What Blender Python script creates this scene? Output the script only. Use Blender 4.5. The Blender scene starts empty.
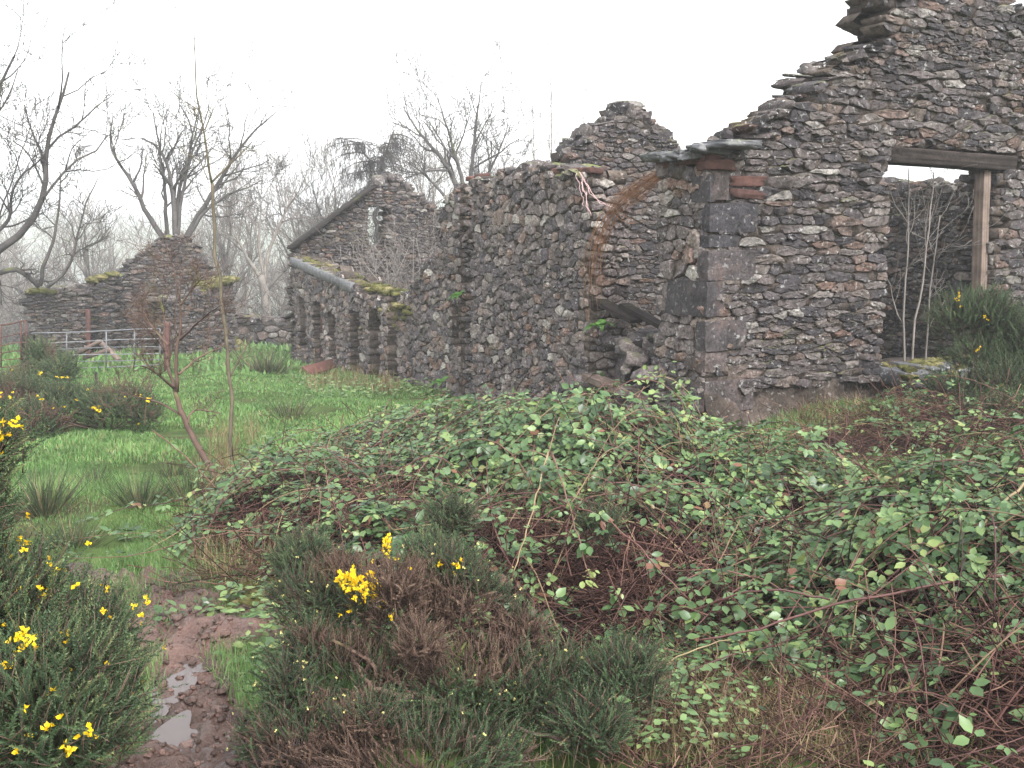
import bpy, math, numpy as np
from math import radians, sin, cos, tan, pi
R = np.random.default_rng
S = bpy.context.scene
COL = S.collection
# ------------------------------------------------------------------ camera, sky, sun, exposure
CAM = np.array([0.0, 0.0, 1.8]); PITCH = radians(8.75); FPX = 1000.0
cd = bpy.data.cameras.new('camera'); cam = bpy.data.objects.new('camera', cd); COL.objects.link(cam)
cam.location = CAM; cam.rotation_euler = (pi/2 - PITCH, 0, 0)
cd.sensor_width = 36; cd.lens = 36*FPX/1024; cd.clip_start = .05; cd.clip_end = 5000
S.camera = cam
w = bpy.data.worlds.new('World'); S.world = w; w.use_nodes = True
nt = w.node_tree; bg = nt.nodes['Background']
sky = nt.nodes.new('ShaderNodeTexSky'); sky.sky_type = 'NISHITA'; sky.sun_disc = False
SUN_EL, SUN_ROT = radians(48), radians(150)
sky.sun_elevation = SUN_EL; sky.sun_rotation = SUN_ROT; sky.air_density = 1.6; sky.dust_density = 2.5; sky.ozone_density = 1
hs = nt.nodes.new('ShaderNodeHueSaturation'); hs.inputs['Saturation'].default_value = .16
nt.links.new(sky.outputs[0], hs.inputs['Color']); nt.links.new(hs.outputs[0], bg.inputs[0])
bg.inputs[1].default_value = 0.15
sl = bpy.data.lights.new('sun', 'SUN'); sl.energy = 1.4; sl.angle = radians(30); sl.color = (1, .98, .955)
so = bpy.data.objects.new('sun', sl); COL.objects.link(so)
so.rotation_euler = (pi/2 - SUN_EL, 0, pi - SUN_ROT)
S.view_settings.view_transform = 'Standard'; S.view_settings.look = 'None'
S.view_settings.exposure = 1.78; S.view_settings.gamma = 1; S.view_settings.use_curve_mapping = False
HAZE = .0019
cy = S.cycles
cy.max_bounces = 4; cy.diffuse_bounces = 3; cy.glossy_bounces = 2; cy.transmission_bounces = 3
cy.volume_bounces = 1; cy.transparent_max_bounces = 4
cy.use_denoising = True; cy.caustics_reflective = False; cy.caustics_refractive = False
try: cy.denoiser = 'OPENIMAGEDENOISE'
except Exception: pass

# ------------------------------------------------------------------ helpers
def nrm(v):
    v = np.asarray(v, float); return v/(np.linalg.norm(v, axis=-1, keepdims=True)+1e-12)
def ray(px, py):
    return np.array([(px-512)/FPX, cos(PITCH)+sin(PITCH)*(384-py)/FPX, -sin(PITCH)+cos(PITCH)*(384-py)/FPX])
def at(px, py, Y):
    r = ray(px, py); return CAM + r*(Y/r[1])
def sstep(a, b, x):
    t = np.clip((np.asarray(x, float)-a)/(b-a), 0, 1); return t*t*(3-2*t)
PATH = np.array([(-.72, 1.6), (-.9, 2.6), (-1.15, 3.4), (-1.42, 4.1), (-1.6, 4.7), (-2.2, 5.5)])
PATHW = np.array([.32, .29, .23, .14, .08, .04])
def path_d(x, y):
    x = np.asarray(x, float); y = np.asarray(y, float); best = np.full(np.broadcast(x, y).shape, 9.0)
    for i in range(len(PATH)-1):
        a, b = PATH[i], PATH[i+1]; ab = b-a
        t = np.clip(((x-a[0])*ab[0]+(y-a[1])*ab[1])/(ab@ab), 0, 1)
        d = np.hypot(x-a[0]-t*ab[0], y-a[1]-t*ab[1]) - (PATHW[i]+(PATHW[i+1]-PATHW[i])*t)
        best = np.minimum(best, d)
    return best
def g0(x, y):
    x = np.asarray(x, float); y = np.asarray(y, float)
    yy = np.clip(y, 0, 30)
    z = -.065*(yy-3.5)
    z = z + .42*sstep(1.3, 4, x)*sstep(6, 9, y)*(1-sstep(13, 22, y))
    z = z + .25*sstep(1.2, 3.5, x)*(1-sstep(5, 8, y))
    z = z + .03*np.sin(x*1.7+y*.9)+.025*np.sin(x*.8-y*2.1+1)+.015*np.sin(4.1*x+1.3*y)
    far = np.clip(y-30, 0, 90); z = z - far*.17
    z = z + 30*sstep(150, 520, y + .25*x)*(1+.18*np.sin(x*.011+.6)+.10*np.sin(x*.027+2)) + 6*sstep(150, 300, y)*np.sin(x*.02)*(1-sstep(300, 420, y))
    z = z - 3*sstep(14, 60, -x)*(1-sstep(120, 200, y))
    return z
def g(x, y):
    d = path_d(x, y)
    return g0(x, y) - .16*(1-sstep(-.05, .30, d))
def gp(px, py):
    r = ray(px, py); t = 2.0
    for _ in range(400):
        p = CAM + r*t
        h = p[2]-float(g(p[0], p[1]))
        if h < .004: break
        t += max(.004, h*.8)
    return CAM + r*t

class MB:
    """collects vertices, faces and a tint per vertex, builds ONE mesh object"""
    def __init__(s): s.v = []; s.f = {}; s.t = []; s.n = 0; s.m = {}
    def add(s, v, faces, tint=.5):
        v = np.asarray(v, np.float32).reshape(-1, 3)
        t = np.broadcast_to(np.asarray(tint, np.float32), (len(v),))
        for fa in faces:
            fa = np.asarray(fa, np.int64)
            if fa.size: s.f.setdefault(fa.shape[1], []).append(fa+s.n)
        s.v.append(v); s.t.append(t); s.n += len(v)
    def poly(s, v, idx, tint=.5): s.add(v, [np.array([idx])], tint)
    def build(s, name, mat, parent=None, smooth=True, sharp=None):
        me = bpy.data.meshes.new(name)
        v = np.concatenate(s.v) if s.v else np.zeros((0, 3), np.float32)
        q = parent
        while q is not None: v = v - np.array(q.location, np.float32); q = q.parent
        me.vertices.add(len(v)); me.vertices.foreach_set('co', v.astype(np.float32).ravel())
        loops = []; starts = []; tot = 0
        for k, lst in s.f.items():
            a = np.concatenate(lst); loops.append(a.ravel()); starts.append(tot+np.arange(len(a))*k); tot += a.size
        if tot:
            lv = np.concatenate(loops).astype(np.int32); st = np.concatenate(starts).astype(np.int32)
            me.loops.add(tot); me.loops.foreach_set('vertex_index', lv)
            me.polygons.add(len(st)); me.polygons.foreach_set('loop_start', st)
            me.update(calc_edges=True)
            me.polygons.foreach_set('use_smooth', np.full(len(st), smooth))
        if sharp: me.set_sharp_from_angle(angle=radians(sharp))
        at_ = me.attributes.new('tint', 'FLOAT', 'POINT')
        if len(v): at_.data.foreach_set('value', np.concatenate(s.t).astype(np.float32))
        me.materials.append(mat)
        o = bpy.data.objects.new(name, me); COL.objects.link(o)
        if parent is not None: o.parent = parent
        return o
def thing(name, label, cat, loc=(0, 0, 0), group=None):
    o = bpy.data.objects.new(name, None); COL.objects.link(o); o.location = [float(c) for c in loc]
    o.empty_display_size = .1
    return tag(o, label, cat, group)
def tag(o, label=None, cat=None, group=None, kind=None):
    if label: o['label'] = label
    if cat: o['category'] = cat
    if group: o['group'] = group
    if kind: o['kind'] = kind
    return o

# ------------------------------------------------------------------ materials
def srgb(r, g_, b):
    f = lambda c: (c/255/12.92 if c <= 10 else ((c/255+.055)/1.055)**2.4)
    return (f(r), f(g_), f(b), 1)
def mat(name, stops, rough=.8, spec=.3, nscale=8, namt=.35, bump=0, bscale=40, moss=None, lichen=0, transl=0, interp='LINEAR', rvar=0, patch=None, fine=None):
    m = bpy.data.materials.new(name); m.use_nodes = True; N = m.node_tree.nodes; L = m.node_tree.links
    b = N['Principled BSDF']; out = N['Material Output']
    b.inputs['Roughness'].default_value = rough; b.inputs['Specular IOR Level'].default_value = spec
    a = N.new('ShaderNodeAttribute'); a.attribute_name = 'tint'
    cr = N.new('ShaderNodeValToRGB'); cr.color_ramp.interpolation = interp
    el = cr.color_ramp.elements
    while len(el) < len(stops): el.new(.5)
    for e, (p, c) in zip(el, stops): e.position = p; e.color = (c[0], c[1], c[2], 1)
    L.new(a.outputs['Fac'], cr.inputs[0]); col = cr.outputs[0]
    geo = N.new('ShaderNodeNewGeometry'); pos = geo.outputs['Position']
    def noise(sc, det=4, ro=.6):
        n = N.new('ShaderNodeTexNoise'); n.inputs['Scale'].default_value = sc; n.inputs['Detail'].default_value = det; n.inputs['Roughness'].default_value = ro
        L.new(pos, n.inputs['Vector']); return n.outputs['Fac']
    def rng(x, a0, a1, b0, b1):
        r = N.new('ShaderNodeMapRange'); r.clamp = True
        for i, v in zip((1, 2, 3, 4), (a0, a1, b0, b1)): r.inputs[i].default_value = v
        L.new(x, r.inputs[0]); return r.outputs[0]
    def mix(fac, c1, c2, mode='MIX'):
        x = N.new('ShaderNodeMix'); x.data_type = 'RGBA'; x.blend_type = mode
        if isinstance(fac, (int, float)): x.inputs[0].default_value = fac
        else: L.new(fac, x.inputs[0])
        for i, c in ((6, c1), (7, c2)):
            if isinstance(c, tuple): x.inputs[i].default_value = (c[0], c[1], c[2], 1)
            else: L.new(c, x.inputs[i])
        return x.outputs[2]
    if namt:
        f = rng(noise(nscale), .3, .7, 1-namt, 1+namt)
        cb = N.new('ShaderNodeCombineXYZ')
        for i in range(3): L.new(f, cb.inputs[i])
        col = mix(1.0, col, cb.outputs[0], 'MULTIPLY')
    if fine:
        f = rng(noise(fine[0], 3, .7), .3, .7, 1-fine[1], 1+fine[1]); cb = N.new('ShaderNodeCombineXYZ')
        for i in range(3): L.new(f, cb.inputs[i])
        col = mix(1.0, col, cb.outputs[0], 'MULTIPLY')
    if patch:
        col = mix(rng(noise(patch[1], 3), patch[2], patch[2]+.12, 0, patch[3]), col, patch[0])
    if lichen:
        col = mix(rng(noise(19, 3, .55), .61, .68, 0, lichen), col, (.42, .42, .40))
        col = mix(rng(noise(7, 5, .7), .58, .72, 0, lichen*.5), col, (.30, .29, .27))
    if moss:
        s_ = N.new('ShaderNodeSeparateXYZ'); L.new(geo.outputs['Normal'], s_.inputs[0])
        up = rng(s_.outputs[2], moss[1], moss[1]+.35, 0, 1)
        mm = N.new('ShaderNodeMath'); mm.operation = 'MULTIPLY'
        L.new(up, mm.inputs[0]); L.new(rng(noise(moss[3] if len(moss) > 3 else 2.2, 5), moss[2], moss[2]+.15, 0, .9), mm.inputs[1])
        col = mix(mm.outputs[0], col, moss[0])
    L.new(col, b.inputs['Base Color'])
    if rvar: L.new(rng(noise(nscale*1.7), .3, .7, rough-rvar, rough+rvar), b.inputs['Roughness'])
    if bump:
        bn = N.new('ShaderNodeBump'); bn.inputs['Strength'].default_value = bump; bn.inputs['Distance'].default_value = .02
        L.new(noise(bscale, 6, .65), bn.inputs['Height']); L.new(bn.outputs[0], b.inputs['Normal'])
    if transl:
        t = N.new('ShaderNodeBsdfTranslucent'); L.new(col, t.inputs[0])
        ms = N.new('ShaderNodeMixShader'); ms.inputs[0].default_value = transl
        L.new(b.outputs[0], ms.inputs[1]); L.new(t.outputs[0], ms.inputs[2]); L.new(ms.outputs[0], out.inputs[0])
    return m
MOSS = (.13, .15, .025)
ST = [(0, (.025, .021, .024)), (.2, (.041, .034, .036)), (.4, (.060, .049, .049)), (.58, (.074, .060, .057)), (.72, (.100, .085, .079)), (.84, (.076, .044, .033)), (.93, (.125, .113, .104)), (1, (.17, .157, .144))]
M = {}
M['stone'] = mat('rubble stone', ST, .72, .35, 11, .55, 1.0, 30, moss=(MOSS, .75, .5), lichen=.42, rvar=.12, fine=(38, .45))
ST2 = [(p, (c[0]*1.9+.022, c[1]*1.9+.020, c[2]*1.85+.019)) for p, c in ST]  # lightened copy of ST: brighter sky light on front walls put into colour
M['stone_pale'] = mat('lightened field stone', ST2, .8, .25, 10, .45, 1.0, 28, moss=(MOSS, .75, .5), lichen=.6, fine=(38, .6))
M['mortar'] = mat('earth mortar', [(0, (.048, .038, .033)), (1, (.105, .084, .070))], .95, .1, 12, .45, 1.0, 40, fine=(50, .4))
M['cap'] = mat('capping stone', ST, .72, .35, 9, .5, 1.0, 30, moss=(MOSS, .6, .50), lichen=.8, fine=(38, .5))
M['quoin'] = mat('dressed sandstone', [(0, (.026, .023, .027)), (.5, (.050, .041, .042)), (1, (.085, .062, .054))], .72, .3, 6, .6, 1.0, 24, fine=(32, .6), lichen=.3, rvar=.1, patch=((.12, .08, .065), 4, .56, .4))
M['slate'] = mat('wet slate', [(0, (.05, .05, .055)), (1, (.11, .11, .115))], .5, .5, 8, .4, .4, 30, moss=(MOSS, .6, .5), lichen=.5)
M['brick'] = mat('red brick', [(0, (.055, .029, .025)), (1, (.12, .056, .043))], .85, .2, 12, .4, .4, 60)
M['wood_grey'] = mat('weathered timber', [(0, (.10, .072, .06)), (1, (.19, .145, .12))], .8, .25, 6, .4, .5, 25)
M['wood_dark'] = mat('old dark timber', [(0, (.012, .010, .009)), (1, (.036, .028, .025))], .85, .12, 8, .4, .5, 30, moss=(MOSS, .7, .56))
M['wood_red'] = mat('red painted plank', [(0, (.06, .025, .022)), (1, (.11, .045, .035))], .7, .3, 10, .4, .3, 30)
M['moss'] = mat('yellow green moss', [(0, (.05, .052, .016)), (.5, (.105, .102, .036)), (1, (.20, .17, .085))], .95, .1, 25, .35, .6, 90)
M['render'] = mat('earth and old render', [(0, (.032, .026, .022)), (1, (.068, .053, .045))], .95, .1, 5, .5, 1.0, 16, fine=(40, .4), lichen=.25, moss=(MOSS, .3, .56))
M['ground'] = mat('turf soil', [(0, (.045, .075, .02)), (1, (.06, .085, .025))], .95, .1, 2.2, .5, .6, 20, patch=((.06, .042, .026), 1.6, .52, .8))
M['grass'] = mat('meadow grass', [(0, (.045, .092, .026)), (.35, (.098, .195, .055)), (.75, (.16, .285, .092)), (.9, (.20, .26, .10)), (1, (.27, .23, .13))], .5, .35, 1.6, .4, transl=.3, patch=((.11, .11, .045), .8, .57, .35))
M['straw'] = mat('dead grass', [(0, (.10, .065, .035)), (.5, (.20, .14, .08)), (.85, (.30, .23, .14)), (1, (.12, .16, .05))], .8, .2, 3, .25, transl=.15)
M['rush'] = mat('rush stems', [(0, (.022, .035, .016)), (.6, (.05, .065, .032)), (1, (.17, .13, .075))], .7, .2, 3, .2)
M['mud'] = mat('wet trodden mud', [(0, (.046, .025, .019)), (1, (.128, .073, .058))], .28, .5, 7, .4, 1.0, 35, rvar=.15)
M['water'] = mat('puddle water', [(0, (.07, .05, .045)), (1, (.07, .05, .045))], .05, .6, 4, .1)
M['bark'] = mat('grey bark', [(0, (.045, .040, .040)), (1, (.095, .086, .082))], .9, .15, 5, .4, .6, 30, moss=((.10, .12, .03), -.1, .56, 1.3))
M['bark_pale'] = mat('pale twigs', [(0, (.11, .098, .092)), (1, (.22, .195, .175))], .9, .15, 5, .3)  # pale shrub twigs; also lightened so distant wood fades as in haze
M['bark_green'] = mat('greenish bark', [(0, (.060, .052, .034)), (1, (.12, .10, .07))], .85, .2, 7, .35, .3, 60, moss=((.10, .115, .04), -.4, .6, 3))
M['bark_brown'] = mat('brown bark', [(0, (.065, .042, .036)), (1, (.13, .085, .065))], .85, .2, 7, .35, .3, 60, moss=((.12, .15, .03), -.2, .58, 3))
M['larch'] = mat('larch twigs', [(0, (.035, .030, .030)), (1, (.075, .065, .06))], .95, .1, 4, .3)
M['gorse'] = mat('gorse needles', [(0, (.013, .024, .010)), (.5, (.034, .060, .025)), (.85, (.070, .105, .045)), (1, (.17, .175, .07))], .6, .3, 4, .3)
M['gorse_dead'] = mat('dead gorse needles', [(0, (.055, .036, .028)), (.6, (.118, .076, .057)), (1, (.20, .14, .10))], .9, .1, 4, .3)
M['flower'] = mat('gorse flower', [(0, (.72, .45, .01)), (1, (.90, .68, .03))], .6, .2, 30, .1, transl=.25)
M['bud'] = mat('gorse bud', [(0, (.42, .38, .14)), (1, (.60, .52, .22))], .7, .2, 30, .1)
M['leaf'] = mat('bramble leaf', [(0, (.022, .046, .017)), (.45, (.062, .115, .042)), (.8, (.130, .200, .072)), (.96, (.21, .26, .085)), (1, (.14, .06, .035))], .38, .45, 6, .25, transl=.2, rvar=.08)
M['cane'] = mat('bramble cane', [(0, (.055, .022, .022)), (.45, (.115, .052, .042)), (.75, (.17, .12, .065)), (1, (.23, .18, .10))], .6, .35, 9, .3)
M['thatch'] = mat('dead bramble stems', [(0, (.026, .015, .014)), (.6, (.085, .043, .036)), (1, (.19, .115, .085))], .9, .1, 6, .35)
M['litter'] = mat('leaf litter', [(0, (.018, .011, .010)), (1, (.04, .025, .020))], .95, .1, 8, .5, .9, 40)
M['steel'] = mat('galvanised steel', [(0, (.09, .095, .105)), (1, (.16, .165, .175))], .5, .5, 14, .25)
M['rust'] = mat('rusty steel', [(0, (.07, .032, .026)), (1, (.12, .06, .045))], .85, .2, 14, .4, .3, 60)
M['twine'] = mat('faded pink twine', [(0, (.40, .24, .24)), (1, (.55, .40, .39))], .8, .2, 20, .2)
M['root'] = mat('dead creeper stems', [(0, (.16, .065, .04)), (1, (.32, .17, .09))], .85, .2, 9, .3)
M['fern'] = mat('fern frond', [(0, (.05, .14, .02)), (1, (.12, .26, .05))], .55, .3, 9, .2, transl=.3)
M['hill'] = mat('hill pasture', [(0, (.05, .075, .03)), (1, (.08, .11, .04))], .95, .1, .02, .35, patch=((.03, .033, .03), .012, .5, .9))

# ------------------------------------------------------------------ mesh generators
def rock_template(k, box):
    lin = np.linspace(-1, 1, k); pts = {}; V = []; F = []
    def vid(p):
        key = tuple(np.round(p, 5))
        if key not in pts: pts[key] = len(V); V.append(p)
        return pts[key]
    for ax in range(3):
        for sg in (-1, 1):
            for i in range(k-1):
                for j in range(k-1):
                    q = []
                    for (a, b) in ((i, j), (i+1, j), (i+1, j+1), (i, j+1)):
                        p = np.zeros(3); p[ax] = sg; p[(ax+1) % 3] = lin[a]; p[(ax+2) % 3] = lin[b]; q.append(vid(p))
                    F.append(q if sg > 0 else q[::-1])
    V = np.array(V); sp = nrm(V)*1.15
    return V*box+sp*(1-box), np.array(F)
RK = rock_template(5, .55); RKB = rock_template(7, .89)
def rock(mb, c, ax, size, rng, tint, tpl=RK, rough=.10):
    """a stone: ax = 3 unit rows (local x,y,z), size = half extents"""
    V, F = tpl
    n = V + rng.normal(0, rough*.5, V.shape)
    a = rng.normal(0, 1, (3, 3)); ph = rng.uniform(0, 6, 3)
    n = n*(1+rough*np.sin(V@a.T*1.6+ph).sum(1, keepdims=True)*.6)
    P = (n*np.asarray(size))@np.asarray(ax) + np.asarray(c)
    mb.add(P, [F], tint)
RKL = rock_template(11, .975)
def timber(mb, a, b, w_, h_, rng, upv=(0, 0, 1), rough=.05):
    """a worn timber: uneven faces, grain running along its length"""
    a = np.asarray(a, float); b = np.asarray(b, float); x = nrm(b-a); y = nrm(np.cross(upv, x)); z = np.cross(x, y); V, F = RKL; L = np.linalg.norm(b-a)/2
    P = V.copy(); P[:, 1:] *= 1+rough*np.sin(V[:, :1]*rng.uniform(2, 5)+rng.uniform(0, 6, (1, 2))); P[:, 1:] += rng.normal(0, rough*.6, (len(P), 2)); P[:, 0] += rng.normal(0, .006, len(P))
    t = np.clip(.5+.35*np.sin(V[:, 1]*9+V[:, 2]*7+rng.uniform(0, 6))+.25*np.sin(V[:, 1]*21-V[:, 2]*17)+rng.normal(0, .08, len(V)), 0, 1)
    mb.add((P*[L, w_/2, h_/2])@np.array([x, y, z])+(a+b)/2, [F], t)
def axes(d, tilt, rng):
    d = nrm(d); z = nrm(np.array([0, 0, 1.])+rng.normal(0, tilt, 3)); x = nrm(d-z*(d@z)); return np.array([x, np.cross(z, x), z])

def clip(poly, nx, ny, c):
    out = []; n = len(poly)
    for i in range(n):
        p = poly[i]; q = poly[(i+1) % n]
        dp = p[0]*nx+p[1]*ny-c; dq = q[0]*nx+q[1]*ny-c
        if dp <= 0: out.append(p)
        if (dp < 0 < dq) or (dq < 0 < dp):
            t = dp/(dp-dq); out.append((p[0]+(q[0]-p[0])*t, p[1]+(q[1]-p[1])*t))
    return out
def inside(pts, poly):
    x, y = pts[:, 0], pts[:, 1]; r = np.zeros(len(pts), bool); n = len(poly)
    for i in range(n):
        x0, y0 = poly[i]; x1, y1 = poly[(i+1) % n]
        if y0 == y1: continue
        c = (y0 > y) != (y1 > y)
        r ^= c & (x < (x1-x0)*(y-y0)/(y1-y0)+x0)
    return r
def resample(poly, n):
    p = np.array(poly); q = np.roll(p, -1, 0)
    p2 = np.empty((len(p)*2, 2)); p2[0::2] = p*.90+q*.10; p2[1::2] = p*.10+q*.90
    q2 = np.roll(p2, -1, 0); L = np.hypot(*(q2-p2).T); cs = np.concatenate([[0], np.cumsum(L)]); tot = cs[-1]
    u = np.arange(n)/n*tot; i = np.clip(np.searchsorted(cs, u, 'right')-1, 0, len(p2)-1)
    f = ((u-cs[i])/np.maximum(L[i], 1e-9))[:, None]
    return p2[i]*(1-f)+q2[i]*f
def cells(outline, cw, ch, rng, jit, drop):
    o = np.array(outline); x0, z0 = o.min(0); x1, z1 = o.max(0); pts = []
    z = z0-ch
    while z < z1+ch:
        h = ch*rng.uniform(.35, 1.75); x = x0-cw*rng.uniform(.5, 1.5)
        while x < x1+cw:
            wd = cw*rng.uniform(.35, 1.9)
            if rng.random() > drop: pts.append((x+wd/2+rng.normal(0, jit*cw*.3), z+h/2+rng.normal(0, jit*ch*.5)))
            x += wd
        z += h
    return np.array(pts)
def stone_face(stones, mort, O, d, n, outline, cw, ch, depth, rng, openings=(), clips=(), jit=.5, drop=.12, bulge=.03, gap=.010, NP=14, bias=0., zlow=None, wob=.0):
    asp = cw/ch*.9
    pts = cells(outline, cw, ch, rng, jit, drop); sp = pts/np.array([asp, 1])
    keep = inside(pts, outline)
    for (a, b, c, e) in openings: keep &= ~((pts[:, 0] > a) & (pts[:, 0] < b) & (pts[:, 1] > c) & (pts[:, 1] < e))
    for (ax, sg, v) in clips: keep &= sg*pts[:, ax] < sg*v
    idx = np.where(keep)[0]; polys = []
    Rr = ch*2.2
    for i in idx:
        c = sp[i]; dd = ((sp-c)**2).sum(1); nb = np.argsort(dd)[1:20] if len(sp) < 400 else np.argpartition(dd, 20)[:20]
        P = [(c[0]-Rr, c[1]-Rr), (c[0]+Rr, c[1]-Rr), (c[0]+Rr, c[1]+Rr), (c[0]-Rr, c[1]+Rr)]
        for j in nb:
            if j == i: continue
            v = sp[j]-c; m = (sp[j]+c)/2; P = clip(P, v[0], v[1], v[0]*m[0]+v[1]*m[1])
            if len(P) < 3: break
        if len(P) < 3: continue
        P = [(p[0]*asp, p[1]) for p in P]; cx, cz = pts[i]
        for (a, b, cc, e) in openings:
            xs = [p[0] for p in P]; zs = [p[1] for p in P]
            if max(xs) > a and min(xs) < b and max(zs) > cc and min(zs) < e:
                ds = [(cx-b, (-1, 0, -b)), (a-cx, (1, 0, a)), (cz-e, (0, -1, -e)), (cc-cz, (0, 1, cc))]
                k = max(ds, key=lambda t: t[0])[1]; P = clip(P, *k)
                if len(P) < 3: break
        for (ax, sg, v) in clips:
            if len(P) >= 3: P = clip(P, sg if ax == 0 else 0, sg if ax == 1 else 0, sg*v)
        if len(P) < 3: continue
        a_ = np.array(P); 
        if np.ptp(a_[:, 0]) < .03 or np.ptp(a_[:, 1]) < .02: continue
        polys.append(P)
    if not polys: return
    d = np.asarray(d); n = np.asarray(n); O = np.asarray(O); up = np.array([0, 0, 1.])
    to3 = lambda uv, off: O + uv[..., :1]*d + uv[..., 1:2]*up + off[..., None]*n
    # mortar prisms
    for P in polys:
        a = np.array(P); c = a.mean(0); a = c+(a-c)*.985; k = len(a)
        q = rng.uniform(.003, .020)
        v = np.concatenate([to3(a, np.full(k, -q)), to3(a, np.full(k, -depth-.01))])
        i = np.arange(k); j = (i+1) % k
        mort.add(v, [np.array([i]), np.stack([i+k, j+k, j, i], 1)], rng.random())
    # stones
    B = len(polys); A = np.stack([resample(P, NP) for P in polys])
    C = A.mean(1, keepdims=True); rel = A-C; rad = np.sqrt((rel**2).sum(2)).mean(1)[:, None, None]
    gp_ = gap*rng.uniform(.4, 1.7, (B, 1, 1)); ext = np.abs(rel).max(1, keepdims=True)
    base = rel*np.clip(1-gp_/np.maximum(ext, .02), .3, 1)
    tilt = rng.normal(0, .16, (B, 1, 2)); bl = bulge*rng.uniform(.3, 1.5, (B, 1)); push = rng.normal(0, bulge*.45, (B, 1))
    rings = []
    pin = depth*rng.uniform(.3, .7, (B, 1))
    for sc, off, nz in ((.97, None, .003), (1.02, 'a', .008), (.80, 'b', .004), (1.03, 'c', .008), (1.0, -.018, .005), (.97, .45, .005), (.86, .92, .006), (.42, 1.0, .005)):
        q = base*sc + rng.normal(0, 1, base.shape)*nz
        if off is None: o = np.full((B, NP), -depth)*rng.uniform(.85, 1.0, (B, 1))
        elif isinstance(off, str): o = -(pin+{'a': .035, 'b': 0, 'c': -.035}[off])+np.zeros((B, NP))
        elif off < 0: o = off+push*.6+np.zeros((B, NP))
        else: o = bl*off + push + (q*tilt).sum(2) + rng.normal(0, .006, (B, NP))
        rings.append(to3(C+q, o))
    cen = to3(C[:, 0]+0, (bl*1.0+push)[:, 0])[:, None, :]
    V = np.concatenate(rings+[cen], 1); nv = NP*8+1
    i = np.arange(NP); j = (i+1) % NP; fq = []
    for r in range(7): fq.append(np.stack([r*NP+i, r*NP+j, (r+1)*NP+j, (r+1)*NP+i], 1))
    fq = np.concatenate(fq); ft = np.stack([7*NP+i, 7*NP+j, np.full(NP, 8*NP)], 1)
    hand = np.dot(np.cross(d, up), n)
    if hand < 0: fq = fq[:, ::-1]; ft = ft[:, ::-1]
    off = (np.arange(B)*nv)[:, None, None]
    t = np.clip(rng.random(B)**1.1+bias, 0, 1); t = np.where(rng.random(B) < .10, rng.uniform(.78, .9, B), t*.82+.0)
    t = np.where(rng.random(B) < .05, rng.uniform(.9, 1, B), t)
    stones.add(V.reshape(-1, 3), [(fq[None]+off).reshape(-1, 4), (ft[None]+off).reshape(-1, 3)], np.repeat(t, nv))
def wall(name, parent, O, d, n, outline, thick=.55, cell=(.3, .14), seed=1, m='stone', openings=(), clips=(), caps=None, capsize=(.2, .06), back=True, ends=(), bclips=None, **kw):
    """rubble wall: two faces of separate stones bedded in earth mortar, loose stones along the broken top"""
    rng = R(seed); s = MB(); mo = MB(); O = np.asarray(O, float); d = nrm(d); n = nrm(n)
    stone_face(s, mo, O, d, n, outline, cell[0], cell[1], thick*.52, rng, openings, clips, **kw)
    if back:
        stone_face(s, mo, O-n*thick, d, -n, outline, cell[0]*1.25, cell[1]*1.3, thick*.47, rng, openings, clips if bclips is None else bclips, **{**kw, 'NP': 10})
    for (u, sg, z0, z1) in ends:          # a wall end or reveal at u, facing along sg*d, faced with its own stones
        stone_face(s, mo, O+d*(u+sg*.035), -n, d*sg, [(-.02, z0), (thick+.02, z0), (thick+.02, z1), (-.02, z1)], cell[0]*1.1, cell[1]*1.0, .12, rng, (), ((0, -1, .0), (0, 1, thick)), jit=.4, bulge=.035, NP=12, gap=.012)
    o = s.build(name, M[m], parent, sharp=38); mo.build('mortar', M['mortar'], o)
    if caps is not None:
        c = MB()
        for k in range(len(caps)-1):
            a, b = np.array(caps[k]), np.array(caps[k+1]); L = np.hypot(*(b-a)); x = 0
            if abs(b[1]-a[1]) > 1.8*abs(b[0]-a[0]): continue
            while x < L:
                sz = capsize[0]*rng.uniform(.5, 1.25); f = (x+sz*.5)/max(L, .01)
                for lay in range(2):
                    p = a+(b-a)*min(f, 1)
                    hh = capsize[1]*rng.uniform(.45, 1.3)
                    P = O + d*(p[0]+rng.normal(0, .04)) + np.array([0, 0, 1.])*(p[1]+hh*.3-lay*capsize[1]*1.1) - n*(thick*(.27 if rng.random() < .5 else .7)+rng.normal(0, .04))
                    rock(c, P, axes(d+rng.normal(0, .22, 3), .16, rng), (sz*rng.uniform(.38, .66), thick*rng.uniform(.22, .40), hh*rng.uniform(.8, 1.7)), rng, rng.random()*.9, RK, .14)
                x += sz*.85
        c.build('cap_stones', M['cap'], o, sharp=38)
    return o
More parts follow.
